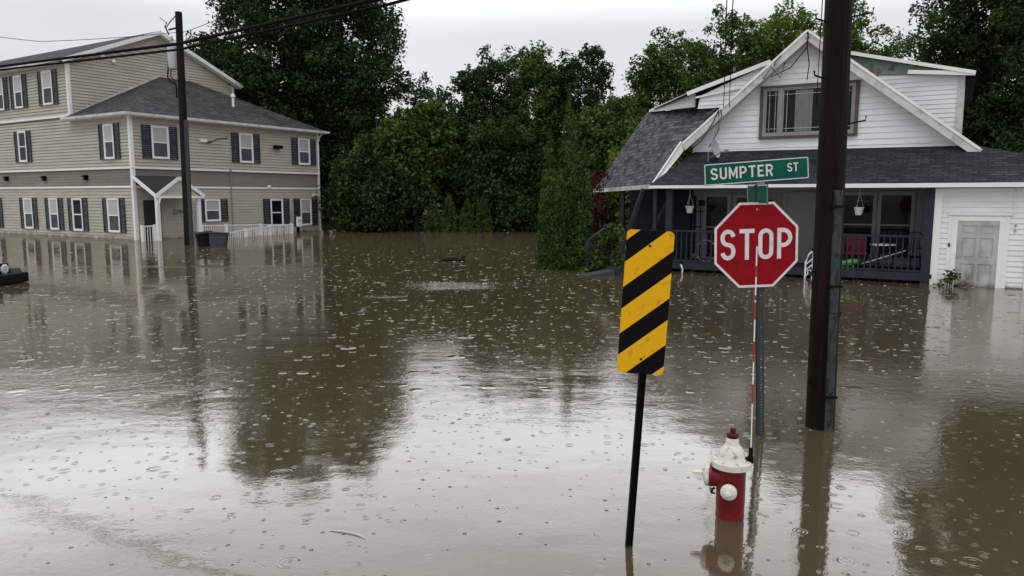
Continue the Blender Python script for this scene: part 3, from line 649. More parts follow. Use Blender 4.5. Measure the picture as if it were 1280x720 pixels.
# entry canopy, door, steps
k = MB()
k.poly([(.12, -1.5, 2.12), (1.37, -1.5, 2.98), (1.37, -.05, 3.1), (.02, -.05, 3.06)], (0, 1, 0), .04)
k.poly([(2.66, -1.5, 2.12), (1.37, -1.5, 2.98), (1.37, -.05, 3.1), (2.66, -.05, 2.14)], (0, 1, 0), .04)
cp = k.build('canopy_roof', M['roof'], B)
k = MB(); k.bar((-.07, -.1, 3.0), (.13, -1.54, 2.08), .05, .15); k.bar((.13, -1.54, 2.10), (1.37, -1.56, 2.96), .04, .16); k.bar((1.37, -1.56, 2.96), (2.7, -1.56, 2.10), .04, .16)
k.box(.1, 2.7, -1.57, -1.44, 2.0, 2.1); k.build('canopy_trim', M['white'], B)
MB().face([(.25, -1.5, 2.1), (2.5, -1.5, 2.1), (1.37, -1.5, 2.88)]).build('canopy_gable', M['beige'], B)
for x, y in ((.25, -1.42), (2.45, -1.42)): MB().box(x - .08, x + .08, y - .08, y + .08, -.7, 2.02).build('canopy_post', M['white'], B)
MB().tube([(.45, -1.4, 2.06), (.3, -1.58, 1.95), (.26, -1.58, 1.8), (.12, -1.56, 1.7), (.12, -1.56, -.5)], .035, 6).build('downspout', M['white'], B)
k = MB(); k.mbox(F0, .42, 1.3, -.6, 1.9, 0.02, .08); dr = k.build('door', mat('dark entry door', (.01, .016, .016), .3), B); MB().mbox(F0, 1.2, 1.24, .5, .6, .05, .1).build('handle', M['chrome'], dr)
def vrail(name, label, pts, ztop, parent=None, root=None, w=.045, step=.12, zlow=-.5, m='white', cat='railing'):
    """post and baluster railing along a path (points x,y with top heights)"""
    r = thing(name, label, cat, *root) if root else None
    rl = MB(); bal = MB()
    for i in range(len(pts) - 1):
        a = Vector((*pts[i][:2], pts[i][2])); b = Vector((*pts[i + 1][:2], pts[i + 1][2]))
        rl.bar(a, b, w, w); lo = Vector((0, 0, -.78)); rl.bar(a + lo, b + lo, w, w)
        n = max(2, int((b - a).length / step))
        for j in range(1, n): p = a.lerp(b, j / n); bal.bar(p + lo, p - Vector((0, 0, .02)), .022, .022)
    rl.build('handrail', M[m], r or parent); bal.build('balusters', M[m], r or parent)
    for i in range(len(pts)): MB().box(pts[i][0] - .055, pts[i][0] + .055, pts[i][1] - .055, pts[i][1] + .055, zlow, pts[i][2] + .06).build('post', M[m], r or parent)
    return r
vrail('ramp_railing', 'long white picket railing of the entrance ramp along the tan wall', [(2.55, -1.4, .64), (4.0, -1.4, .61), (6.2, -1.4, .56), (8.3, -1.4, .50)], 0, root=(C0, AR))
vrail('ramp_railing', 'sloping white picket railing of the ramp nearer the camera, behind the grey bin', [(2.9, -2.75, .24), (4.4, -2.4, .38), (6.3, -2.0, .50), (8.25, -1.55, .48)], 0, root=(C0, AR))
vrail('step_railing', 'short white picket railing beside the entry post of the tan building', [(-.5, -1.3, .70), (.12, -1.32, .70)], 0, root=(C0, AR))
# wall fittings
def wbox(name, mp, s, z, w2, h2, o, m): return MB().mbox(mp, s - w2, s + w2, z - h2, z + h2, 0.02, o).build(name, M[m], B)
for s, z in ((11.96, 3.06), (7.96, 3.03), (3.98, 3.02)):
    wl = MB().mbox(sd_(.04), s - .1, s + .1, z - .13, z + .13, .0, .16).mbox(sd_(.04), s - .16, s + .16, z + .04, z + .1, .0, .22).build('wall_light', M['black'], B)
wbox('flood_light', F0, 8.7, 4.87, .24, .1, .3, 'black'); wbox('vent_box', F0, 3.9, 4.95, .2, .08, .12, 'white')
k = MB(); k.mbox(F0, 4.1, 4.35, 4.86, 4.9, .02, .12); k.bar((4.3, -.1, 4.9), (4.6, -.45, 5.06), .04); k.bar((4.5, -.4, 5.03), (4.9, -.7, 5.1), .16, .05); k.build('flood_light', M['black'], B)
for s, z in ((1.8, 9.35), (2.4, 9.15)): MB().lathe([(.1, 0), (.12, -.1), (.05, -.16)], (s, V1 - .02, z), 'y', 10).build('vent_cap', M['white'], B)
k = MB(); k.tube([(5.46, -.1, 3.4), (5.46, -.1, -.5)], .03, 6); k.lathe([(.06, 3.35), (.06, 3.5)], (5.46, -.1, 0), n=8); k.build('conduit', M['galv'], B)
MB().lathe([(.09, -.02), (.1, -.14), (.04, -.2)], (8.0, 0, 2.6), 'y', 10).build('dome_light', M['white'], B)
MB().mbox(F0, 11.3, 11.75, 2.1, 2.22, 0, .2).build('wall_bracket', M['white'], B); MB().mbox(F0, 2.3, 2.55, 1.3, 1.42, .02, .14).mbox(F0, 2.0, 2.2, 1.2, 1.45, .02, .1).build('mail_box', M['galv'], B)
k = MB(); k.lathe([(.07, 7.05), (.07, 7.65), (.13, 7.65), (.13, 7.78), (.03, 7.84)], (7.4, 1.9, 0), n=12).build('roof_vent', M['white'], B)
k.v
MB().tube([(11.9 + .2, -.25, 5.85), (11.93, -.1, 5.6), (11.93, -.1, 5.4)], .04, 6).build('downspout', M['white'], B)
# meter box on post
R2 = Matrix.Rotation(AR, 4, 'Z'); W2 = lambda x, y: tuple((R2 @ Vector((x, y, 0)) + Vector(C0))[:])
t = thing('utility_box', 'white utility box on a short dark post at the right end of the tan building', 'utility box', W2(8.98, -1.25), AR)
MB().box(-.07, .07, -.05, .05, -.6, .42).build('post', M['black'], t); bx = MB().box(-.17, .17, -.16, -.05, .36, .92).build('box', M['white'], t, bevel=.015); MB().box(-.12, .12, -.175, -.16, .6, .8).build('cover', M['aged'], bx)
# bins afloat
def bin_(label, loc, rz, m, tilt):
    t = thing('wheeled_bin', label, 'bin', loc, rz, 'bins floating by the ramp'); t.rotation_euler = (tilt[0], tilt[1], rz)
    q = MB(); a, b = .27, .33
    q.hexa([(-a, -a, -.45), (-b, -b, .42), (-a, a, -.45), (-b, b, .42), (a, -a, -.45), (b, -b, .42), (a, a, -.45), (b, b, .42)])
    bo = q.build('body', M[m], t, bevel=.03); MB().box(-.36, .36, -.38, .36, .42, .47).build('lid', M[m], t, bevel=.02)
    for z in (0, .2): MB().box(-.3, .3, -.32, -.29, z, z + .05).build('rib', M[m], t)
bin_('black wheeled bin floating against the grey bin by the ramp', (-12.95, 31.2, .12), .5, 'bin1', (.05, -.1)); bin_('grey wheeled bin floating in front of the white ramp railing', (-12.3, 31.0, .13), .15, 'bin2', (-.04, .06))

# ------------------------------------------------------------ white house (right)
HQ = (10.054, 17.571, 0); HR = -math.atan2(.5001, .86597)
Hh = thing('white_house', 'white sided gable house with a dark shingled porch roof and slate blue porch', 'house', HQ, HR)
G0 = 1.85     # gable wall plane
k = MB(); PK = (-3.31, 6.36)
clapboards(k, fr_(G0), [(-6.45, 3.36), (.42, 3.36), (.42, 3.48), (PK[0], 6.40), (-6.45, 3.72)], .155, 3.3)
k.build('gable_wall', M['wsiding'], Hh)
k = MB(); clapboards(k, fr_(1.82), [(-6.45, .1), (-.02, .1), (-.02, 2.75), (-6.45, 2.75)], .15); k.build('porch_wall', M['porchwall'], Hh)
k = MB(); clapboards(k, F0, [(.06, -.7), (3.95, -.7), (3.95, 2.3), (.06, 2.3)], .122, .02); k.box(3.87, 3.93, .1, 8, -.7, 2.3)
k.box(0.0, .05, .04, 1.8, -.7, 2.3); k.build('side_room_wall', M['wsiding'], Hh)
MB().box(-.06, .10, -.045, .05, -.7, 2.3).build('corner_trim', M['white'], Hh)
# core to keep light out
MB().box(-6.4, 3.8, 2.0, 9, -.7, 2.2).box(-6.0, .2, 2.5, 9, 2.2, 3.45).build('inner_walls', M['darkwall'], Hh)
MB().box(-6.45, .8, -.15, 1.8, 2.28, 2.31).box(.0, 4.2, -.2, 0, 2.29, 2.32).build('porch_ceiling', M['porchwall'], Hh)
# porch roof and right hip
k = MB()
k.poly([(-7.02, -.28, 2.41), (4.2, -.28, 2.41), (.72, 1.84, 3.36), (-6.40, 1.84, 3.40)], (1, 0, 0), .04)
k.poly([(4.2, -.28, 2.41), (4.2, 9, 2.41), (.72, 9, 3.36), (.72, 1.84, 3.36)], (0, 1, 0), .04)
k.build('porch_roof', M['roofd'], Hh)
k = MB(); k.box(-7.02, -4.32, -.33, -.28, 2.31, 2.39); k.box(-4.30, -2.0, -.335, -.28, 2.32, 2.40); k.box(-2.0, 4.2, -.332, -.28, 2.30, 2.40); k.box(4.2, 4.25, -.33, 9, 2.3, 2.4)
k.build('gutter', M['white'], Hh)
# main gable roof
RI = 6.5; rz_ = lambda u: RI - (u + 3.31) * .79 if u > -3.31 else RI - (-3.31 - u) * .86
k = MB()
k.poly([(-3.31, 1.5, RI), (.78, 1.5, rz_(.78)), (.78, 9.2, rz_(.78)), (-3.31, 9.2, RI)], (0, 1, 0), .08)
k.poly([(-3.31, 1.5, RI), (-6.62, 1.5, rz_(-6.62)), (-6.5, 2.4, rz_(-6.5)), (-5.4, 9.2, rz_(-5.4)), (-3.31, 9.2, RI)], (0, 1, 0), .08)
k.build('main_roof', M['roof2'], Hh)
k = MB()
k.bar((-3.31, 1.47, RI - .11), (.80, 1.47, rz_(.80) - .11), .05, .24); k.bar((-6.64, 1.47, rz_(-6.64) - .11), (-3.31, 1.47, RI - .11), .05, .24)
k.build('rake_board', M['aged'], Hh)
k = MB(); k.bar((-3.31, 1.44, RI + .0), (.82, 1.44, rz_(.82) + .0), .03, .06); k.bar((-6.66, 1.44, rz_(-6.66)), (-3.31, 1.44, RI), .03, .06); k.build('rake_edge', M['white'], Hh)
k = MB(); k.bar((-3.31, 1.67, RI - .22), (.62, 1.67, rz_(.62) - .22), .34, .02); k.bar((-6.45, 1.67, rz_(-6.45) - .22), (-3.31, 1.67, RI - .22), .34, .02); k.build('soffit', M['aged'], Hh)
MB().bar((-3.15, 1.60, RI - .40), (-2.5, 1.60, rz_(-2.5) - .26), .3, .05).build('bare_board', M['rawwood'], Hh)
# left side roof with its flare
NE = (-6.95, -.05, 2.44); FE = (-11.23, 5.55, 2.36); FT = (-9.75, 6.9, 5.2); NT = (-5.85, 2.43, 4.80); RK = (-6.66, 1.47, 3.62)
ed = Vector(FE) - Vector(NE)
k = MB(); k.poly([NE, RK, NT, FT, FE], ed, .0); k.build('side_roof', M['roof2'], Hh)
k = MB(); k.bar((-6.97, -.08, 2.37), (-11.25, 5.52, 2.29), .05, .13); k.build('side_fascia', M['aged'], Hh)
k = MB(); k.face([(-6.98, -.09, 2.42), (-6.68, 1.44, 3.66), (-6.60, 1.44, 3.42), (-6.92, -.08, 2.38)]);
k.bar((-6.99, -.1, 2.44), (-6.68, 1.43, 3.68), .04, .05); k.build('flared_rake', M['white'], Hh)
# left dormer
D1 = fr_(2.4)
k = MB(); clapboards(k, D1, [(-6.5, 4.72), (-4.5, 4.72), (-4.5, 5.86), (-6.42, 5.1)], .13)
A_ = Vector((-6.63, 2.58, 0)); Bv = Vector((-9.33, 6.33, 0)); dd = (Bv - A_).normalized(); nn = Vector((dd.y, -dd.x, 0))
mpL = lambda s, z, o: tuple(A_ + dd * s - nn * o * -1 + Vector((0, 0, z)))
clapboards(k, mpL, [(0, 4.8), (4.62, 5.16), (.5, 5.27), (0, 5.2)], .13)
k.build('dormer_wall', M['wsiding'], Hh)
k = MB(); k.poly([(-6.78, 2.3, 5.20), (-4.4, 2.3, 5.93), (-3.31, 2.3, 6.3), (-3.31, 9, 6.3), (-8.3, 9, 5.6)], (1, .2, 0), .04); k.poly([(-6.78, 2.3, 5.20), (-9.5, 6.5, 5.22), (-8.3, 9, 5.6)], (1, .2, 0), .04); k.build('dormer_roof', M['roof'], Hh)
k = MB(); k.bar((-6.8, 2.28, 5.17), (-4.4, 2.28, 5.91), .03, .12); k.bar((-6.85, 2.9, 5.28), (-9.45, 6.38, 5.2), .03, .1); k.bar((-6.55, 2.33, 5.05), (-4.5, 2.36, 5.35), .03, .05); k.build('dormer_fascia', M['white'], Hh)
# right dormer
k = MB(); clapboards(k, D1, [(-1.62, 4.2), (.37, 3.0), (.37, 5.19), (-1.62, 5.35)], .118)
clapboards(k, lambda s, z, o: (.37 + o, s, z), [(2.42, 3.0), (8.5, 3.0), (8.5, 5.2), (2.42, 5.2)], .118); k.build('dormer_wall', M['wsiding'], Hh)
MB().box(.26, .41, 2.355, 2.45, 3.4, 5.2).build('corner_trim', M['aged'], Hh)
k = MB(); k.face([(-3.0, 2.41, 6.08), (.37, 2.41, 5.22), (.37, 2.44, 5.0), (-3.0, 2.44, 4.6)]); k.build('bare_sheathing', M['sheath'], Hh)
k = MB(); k.bar((-1.75, 2.38, 5.40), (-1.62, 2.38, 5.40), .08, .16); k.bar((-.75, 2.4, 5.42), (-.6, 2.4, 5.42), .05, .12); k.bar((-1.7, 2.385, 5.345), (.42, 2.385, 5.18), .03, .025); k.build('torn_trim', M['rawwood'], Hh)
k = MB(); k.poly([(-3.31, 2.2, 6.22), (.62, 2.2, 5.22), (.62, 8.8, 5.22), (-3.31, 8.8, 6.22)], (0, 1, 0), .05); k.build('dormer_roof', M['roof'], Hh)
k = MB(); k.bar((-3.1, 2.18, 6.14), (.62, 2.18, 5.19), .03, .09); k.bar((-.9, 2.2, 5.33), (.62, 2.2, 5.17), .03, .1); k.build('dormer_fascia', M['white'], Hh)
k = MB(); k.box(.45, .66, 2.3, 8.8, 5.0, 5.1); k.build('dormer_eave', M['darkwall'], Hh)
k = MB();
for y in (2.9, 3.4, 4.2): k.box(.39, .43, y, y + .12, 3.4, 5.0)
k.build('side_battens', M['aged'], Hh)
# gable window
gw = MB(); mp = fr_(G0)
gw.mbox(mp, -4.54, -4.45, 3.70, 5.16, .01, .09); gw.mbox(mp, -2.08, -1.99, 3.70, 5.16, .01, .09); gw.mbox(mp, -4.45, -2.08, 5.09, 5.16, .01, .09); gw.mbox(mp, -4.45, -2.08, 3.70, 3.77, .01, .1)
sg = MB(); sg.mbox(mp, -4.45, -4.40, 3.77, 5.09, .01, .075); sg.mbox(mp, -2.13, -2.08, 3.77, 5.09, .01, .075); sg.mbox(mp, -4.40, -2.13, 5.06, 5.09, .01, .075); sg.mbox(mp, -4.40, -2.13, 3.77, 3.82, .01, .075)
for a in (-3.98, -2.55): sg.mbox(mp, a - .045, a + .045, 3.82, 5.06, .01, .08)
for a, b in ((-4.40, -4.025), (-3.935, -2.595), (-2.505, -2.13)):
    sg.mbox(mp, a, a + .04, 3.82, 5.06, .01, .06); sg.mbox(mp, b - .04, b, 3.82, 5.06, .01, .06); sg.mbox(mp, a, b, 5.02, 5.06, .01, .059); sg.mbox(mp, a, b, 3.82, 3.87, .01, .059)
gwo = gw.build('gable_window', M['brownframe'], Hh); sg.build('sash', mat('grey sash', (.24, .23, .22), .6, var=.15), gwo)
for a, b in ((-4.40, -4.02), (-3.94, -2.6), (-2.5, -2.13)): MB().mbox(mp, a, b, 3.82, 5.06, .02, .03).build('pane', M['glass'], gwo)
for a, b in ((-3.6, -3.15), (-2.45, -2.3)): MB().mbox(mp, a, b, 3.88, 5.0, .03, .034).build('curtain', M['curtain'], gwo)
k = MB()
for a, b in ((-4.35, -4.06), (-3.88, -2.65), (-2.45, -2.18)):
    k.mbox(mp, a + .06, a + .07, 3.88, 5.0, .034, .038); k.mbox(mp, b - .07, b - .06, 3.88, 5.0, .034, .038); k.mbox(mp, a, b, 4.9, 4.91, .034, .039); k.mbox(mp, a, b, 3.97, 3.98, .034, .039)
k.build('muntins', M['aged'], gwo)
# porch doors and windows
mp = fr_(1.82); PW = mat('pale porch trim', (.16, .165, .165), .5)
for (a, b, z0, z1) in [(-5.96, -5.35, .3, 2.08), (-5.09, -4.73, .9, 2.05), (-2.20, -1.50, .55, 2.12), (-1.30, -.60, .55, 2.12)]:
    f = MB(); kx = .09
    f.mbox(mp, a - kx, a, z0 - kx, z1 + kx, .01, .05); f.mbox(mp, b, b + kx, z0 - kx, z1 + kx, .01, .05); f.mbox(mp, a, b, z1, z1 + kx, .01, .052); f.mbox(mp, a, b, z0 - kx, z0, .01, .06); f.mbox(mp, a, b, (z0 + z1) / 2 - .02, (z0 + z1) / 2 + .02, .01, .04)
    fo = f.build('porch_window', PW, Hh); MB().mbox(mp, a, b, z0, z1, .015, .03).build('pane', M['glass'], fo)
f = MB(); f.mbox(mp, -3.80, -3.70, .1, 2.2, .01, .06); f.mbox(mp, -3.0, -2.9, .1, 2.2, .01, .06); f.mbox(mp, -3.7, -3.0, 2.1, 2.2, .01, .06); f.mbox(mp, -3.7, -3.0, .15, 2.1, .01, .035); f.mbox(mp, -3.62, -3.08, 1.25, 1.95, .03, .045); f.mbox(mp, -3.62, -3.08, .3, 1.1, .03, .045)
fo = f.build('front_door', PW, Hh); MB().mbox(mp, -3.66, -3.6, 1.12, 1.18, .045, .09).build('handle', M['chrome'], fo)
MB().mbox(mp, -4.2, -4.08, 1.78, 1.98, .02, .14).build('porch_lamp', M['black'], Hh)
MB().mbox(mp, -6.2, -6.0, 1.8, 1.98, .02, .05).mbox(mp, -6.34, -6.28, .4, 2.1, .02, .06).build('wall_ornament', M['black'], Hh)
# porch deck, skirt, posts, rails
MB().box(-6.5, -.02, -.05, 1.8, .14, .24).build('porch_floor', M['slate'], Hh)
k = MB(); k.box(-6.52, -.06, -.09, -.05, .08, .26)
for i in range(44): x = -6.45 + i * .147; k.bar((x, -.04, -.4), (x + .3 * (1 if i % 2 else -1), -.04, .1), .03, .012)
k.build('porch_skirt', M['slate'], Hh)
for a, b in ((-6.6, -6.42), (-.26, -.08), (-3.4, -3.26)): 
    if a != -3.4: MB().box(a, b, -.08, .1, -.5, 2.28).build('porch_post', M['slate'], Hh)
for a, b in ((-6.42, -3.35), (-2.45, -.26)):
    MB().box(a, b, -.04, .02, 1.11, 1.16).box(a, b, -.035, .015, .28, .32).build('porch_rail', M['slate'], Hh)
    n = int((b - a) / .135); q = MB()
    for i in range(1, n): x = a + (b - a) * i / n; q.box(x - .016, x + .016, -.025, .007, .32, 1.11)
    q.build('balusters', M['slate'], Hh)
for x in (-3.33, -2.47): MB().box(x - .05, x + .05, -.06, .04, .1, 1.2).build('rail_post', M['slate'], Hh)
# side porch, its posts and stair
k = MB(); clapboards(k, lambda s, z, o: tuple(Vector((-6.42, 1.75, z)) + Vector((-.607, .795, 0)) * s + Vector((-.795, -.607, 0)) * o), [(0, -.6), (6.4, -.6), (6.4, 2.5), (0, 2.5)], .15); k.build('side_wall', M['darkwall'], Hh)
MB().hexa([(-6.5, 0, .05), (-6.5, 0, .2), (-6.5, 1.8, .05), (-6.5, 1.8, .2), (-9.3, 2.4, .05), (-9.3, 2.4, .2), (-8.3, 4.2, .05), (-8.3, 4.2, .2)]).build('side_porch_floor', M['slate'], Hh)
MB().box(-6.98, -6.88, -.05, .05, -.5, 2.36).build('porch_post', M['slate'], Hh)
MB().box(-9.0, -8.88, 2.55, 2.67, -.5, 2.36).build('porch_post', M['slate'], Hh)
MB().bar((-7.5, .55, 2.3), (-8.06, .0, .1), .1, .1).bar((-6.75, .9, 2.2), (-7.25, .45, .9), .07, .07).build('brace', M['slate'], Hh)
k = MB(); k.bar((-8.35, -1.44, .84), (-8.30, -.1, 1.22), .06, .1); k.bar((-8.35, -1.44, -.4), (-8.35, -1.44, .86), .09, .09); k.bar((-8.33, -1.2, .45), (-8.30, -.1, .75), .05, .07); k.bar((-8.30, -.1, -.4), (-8.30, -.1, 1.25), .09, .09)
for i in range(5): y = -1.2 + i * .26; k.bar((-8.33, y, -.1), (-8.33, y, .9 + i * .07), .03, .03)
k.build('stair_rail', M['slate'], Hh)
# entry door in the side room
k = MB(); mp = F0
k.mbox(mp, .34, .44, -.6, 1.62, .0, .05); k.mbox(mp, 1.26, 1.36, -.6, 1.62, .0, .05); k.mbox(mp, .44, 1.26, 1.53, 1.62, .0, .05)
k.mbox(mp, .25, .34, -.6, 1.66, .0, .03); k.mbox(mp, 1.36, 1.45, -.6, 1.66, .0, .03)
k.mbox(mp, .24, 1.5, 1.66, 1.69, .0, .06); k.mbox(mp, .22, .245, 1.69, 2.1, .0, .035); k.mbox(mp, 1.5, 1.525, 1.69, 2.29, .0, .035); k.mbox(mp, .0, 3.9, 2.2, 2.28, .02, .035)
k.build('door_frame', M['white'], Hh)
mp = fr_(-.0 + 0); mp = lambda s_, z_, o_: (s_, -.012 - o_, z_)
k = MB(); k.mbox(mp, .44, 1.26, -.6, 1.53, .0, .014)
R_ = [(.44, .54), (.82, .89), (1.16, 1.26)]
for a, b in R_: k.mbox(mp, a, b, -.6, 1.53, .014, .030)
for z0, z1 in ((1.42, 1.53), (1.13, 1.22), (.53, .66), (-.6, -.1)): k.mbox(mp, .54, .82, z0, z1, .014, .0302); k.mbox(mp, .89, 1.16, z0, z1, .014, .0302)
for a, b in ((.54, .82), (.89, 1.16)):
    for z0, z1 in ((1.22, 1.42), (.66, 1.13), (-.1, .53)): k.mbox(mp, a + .04, b - .04, z0 + .04, z1 - .04, .014, .026)
dr = k.build('side_door', M['door'], Hh); MB().lathe([(.02, 0), (.02, -.03), (.035, -.05), (.03, -.08)], (.485, -.03, .72), 'y', 12).build('handle', M['chrome'], dr)
mp = F0; MB().mbox(mp, .27, .31, .92, 1.0, .03, .05).build('door_bell', M['black'], Hh); MB().mbox(mp, 1.54, 1.58, 1.3, 1.34, .02, .05).mbox(mp, 1.54, 1.58, 1.42, 1.46, .02, .05).build('door_bell', M['galv'], Hh)
dwindow(mp, 1.86, 2.7, -.4, 1.1, Hh, 0, .2, .07, shutters=False)
# dish
k = MB(); k.lathe([(.0, .0), (.12, -.012), (.22, -.045), (.27, -.08), (.275, -.09), (.22, -.06), (.12, -.03), (.0, -.02)], (0, 0, 0), 'y', 20)
ds = k.build('satellite_dish', M['grey'], Hh, smooth=True); ds.location = (-5.66, 1.15, 3.42); ds.rotation_euler = (rad(-15), 0, rad(82))
MB().tube([(-5.80, 1.2, 2.95), (-5.80, 1.2, 3.35), (-5.68, 1.2, 3.42)], .02, 6).build('dish_mast', M['galv'], Hh)
MB().tube([(-5.7, 1.1, 3.2), (-5.2, .8, 3.34)], .015, 6).box(-5.25, -5.15, .75, .85, 3.31, 3.38).build('dish_arm', M['galv'], Hh)
# loose wires on the gable
k = MB()
for pts in ([(-3.28, 1.4, 6.42), (-3.3, 1.4, 6.1), (-3.22, 1.4, 5.6), (-3.26, 1.4, 5.2)], [(-3.3, 1.4, 6.05), (-3.7, 1.4, 5.55), (-4.2, 1.4, 5.35), (-4.1, 1.4, 5.75), (-3.95, 1.4, 5.9)],
            [(-4.4, 1.4, 5.3), (-4.2, 1.4, 5.62), (-3.95, 1.4, 5.3), (-3.85, 1.4, 5.7)], [(-5.6, 1.4, 4.55), (-5.75, 1.4, 4.2), (-6.1, 1.5, 3.7), (-6.4, 1.5, 3.45)], [(-5.6, 1.4, 4.5), (-5.6, 1.5, 4.0), (-5.9, 1.6, 3.5)], [(-5.55, 1.4, 4.55), (-5.5, 1.4, 4.35), (-5.62, 1.4, 4.2)]):
    MB().tube(pts, .014, 5).build('loose_wire', M['rubber'], Hh)
RW = Matrix.Translation(HQ) @ Matrix.Rotation(HR, 4, 'Z'); hw_ = lambda x, y, z=0: tuple(RW @ Vector((x, y, z)))
# hanging pots
for x, lb in ((-1.74, 'white pot hanging in the porch above the red cushion, right of the pole'), (-6.12, 'white pot hanging in the porch left of the stop sign')):
    t = thing('hanging_pot', lb, 'plant pot', hw_(x, .6, 1.62), HR, 'hanging pots')
    MB().lathe([(.075, 0), (.11, .16), (.125, .17), (.125, .2), (.1, .2)], n=16).build('pot', M['plastic'], t)
    q = MB()
    for a in range(3): q.tube([(.11 * math.cos(a * 2.1), .11 * math.sin(a * 2.1), .19), (0, 0, .55), (0, 0, .66)], .006, 4)
    q.build('hanger', M['aged'], t)
# porch furniture
def chair(label, loc, rz, cush, mm='black'):
    t = thing('porch_chair', label, 'chair', loc, rz, 'chairs on the porch')
    for sx in (-.24, .24):
        for sy in (-.22, .22): MB().tube([(sx, sy, 0), (sx * .95, sy * .95, .44)], .014, 6).build('leg', M[mm], t)
    MB().box(-.26, .26, -.25, .25, .43, .46).build('seat', M[mm], t)
    q = MB(); q.tube([(-.24, .24, .44), (-.25, .28, .95), (-.12, .3, 1.05), (.12, .3, 1.05), (.25, .28, .95), (.24, .24, .44)], .013, 6)
    for i in range(5): x = -.18 + i * .09; q.tube([(x, .25, .46), (x * .6, .3, 1.02)], .008, 5)
    q.tube([(-.26, -.2, .45), (-.27, -.2, .66), (-.27, .25, .68)], .012, 6); q.tube([(.26, -.2, .45), (.27, -.2, .66), (.27, .25, .68)], .012, 6); q.build('back_frame', M[mm], t)
    if cush: MB().box(-.23, .23, .16, .25, .48, 1.0).box(-.24, .24, -.24, .2, .46, .55).build('cushion', M['cushion'], t, bevel=.03)
FZ = .24
chair('metal porch chair with a dark red cushion behind the right railing', hw_(-1.75, .85, FZ - .12), HR + .1, True); chair('bare black metal chair at the right end of the porch', hw_(-.6, .8, FZ - .1), HR - .5, False)
chair('second red cushioned chair close left of the other red one', hw_(-2.2, .9, FZ - .12), HR + .3, True)
t = thing('porch_table', 'small white round table between the chairs on the porch', 'table', hw_(-1.15, .75, FZ), HR)
MB().lathe([(.3, .62), (.3, .65)], n=20).build('tabletop', M['plastic'], t)
for a in (0, 2.1, 4.2): MB().tube([(.22 * math.cos(a), .22 * math.sin(a), 0), (.1 * math.cos(a), .1 * math.sin(a), .62)], .014, 6).build('leg', M['black'], t)
t = thing('pole_stick', 'thin pale pole leaning diagonally behind the right porch railing', 'stick', hw_(-1.55, .12, .42), HR); MB().tube([(0, 0, 0), (.95, .05, .36)], .016, 6).build('shaft', M['aged'], t); MB().tube([(.95, .05, .36), (1.05, .05, .42)], .03, 6).build('grip', M['black'], t)
t = thing('toy_dinosaur_shape', 'bright green plastic yard ornament on the porch floor behind the railing', 'ornament', hw_(-1.9, .2, FZ), HR)
t.name = 'yard_ornament'; MB().tube([(-.3, 0, .06), (-.12, 0, .16), (.1, 0, .2), (.28, 0, .24)], [.02, .06, .09, .04], 8).build('body', M['greentoy'], t, smooth=True)
for x in (-.1, .02, .14): MB().tube([(x, 0, .0), (x, 0, .16)], .025, 6).build('leg', M['greentoy'], t)
t = thing('plant_stand', 'dark metal plant stand beside the left porch window', 'stand', hw_(-6.15, 1.3, FZ), HR)
for x in (-.15, .15): MB().tube([(x, 0, 0), (x, 0, 1.55)], .014, 6).build('leg', M['black'], t)
for z in (.5, .95, 1.4): MB().box(-.2, .2, -.12, .12, z, z + .03).build('shelf', M['black'], t)
t = thing('bicycle', 'bicycle parked behind the left porch railing, mostly hidden by the stop sign', 'bicycle', hw_(-5.2, .6, FZ), HR)
for x in (-.42, .5):
    q = MB(); q.tube([(x + .3 * math.cos(a * .3491), 0, .32 + .3 * math.sin(a * .3491)) for a in range(19)], .014, 6)
    for a in range(8): q.tube([(x, 0, .32), (x + .3 * math.cos(a * .785), 0, .32 + .3 * math.sin(a * .785))], .003, 4)
    q.build('wheel', M['galv'], t)
q = MB(); q.tube([(-.42, 0, .32), (-.1, 0, .75), (.35, 0, .78), (.5, 0, .32)], .018, 6); q.tube([(-.1, 0, .75), (.02, 0, .3), (.35, 0, .78)], .018, 6); q.tube([(-.42, 0, .32), (.02, 0, .3)], .014, 6); q.tube([(.35, 0, .78), (.34, 0, .95), (.34, .22, .98)], .014, 6); q.tube([(.34, 0, .95), (.34, -.22, .98)], .014, 6); q.build('frame', M['black'], t)
MB().box(-.22, .02, -.06, .06, .84, .89).build('saddle', M['black'], t)
# white step railing by the pole
t = thing('step_railing', 'white ornate metal handrail standing in the water at the porch steps, left of the pole', 'railing', hw_(-2.8, -.1, 0), HR)
q = MB(); q.tube([(-.05, 0, -.4), (-.05, 0, .42), (.02, 0, .62), (.12, 0, .72)], .022, 6); q.tube([(.1, .05, -.4), (.12, .05, .7)], .018, 6); q.tube([(-.05, 0, .2), (.1, .05, .35)], .014, 6); q.tube([(-.05, 0, .05), (.02, 0, .12), (.0, 0, .2), (.08, 0, .22), (.1, .05, .12)], .014, 6); q.tube([(-.05, 0, .35), (.1, .05, .5)], .014, 6); q.build('frame', M['plastic'], t)
MB().lathe([(.03, .7), (.045, .74), (.02, .79)], (.12, 0, 0), n=10).build('finial', M['black'], t)
t = thing('garden_stake', 'small white stake sticking out of the water before the left porch skirt', 'stake', hw_(-6.0, -.4, 0), HR); MB().tube([(0, 0, -.3), (.03, 0, .1), (-.02, 0, .24)], [.02, .02, .03], 6).build('shaft', M['plastic'], t); MB().lathe([(.03, .24), (.03, .3), (.01, .33)], n=8).build('cap', M['black'], t)
t = thing('stair_board', 'grey weathered boards awash at the foot of the side stair', 'board', (2.35, 19.6, 0), .5)
MB().hexa([(-.55, -.15, -.1), (-.55, -.15, .02), (-.55, .2, -.1), (-.55, .2, .03), (.45, -.15, -.05), (.45, -.15, .13), (.45, .2, -.05), (.45, .2, .15)]).build('plank', M['galvd'], t)
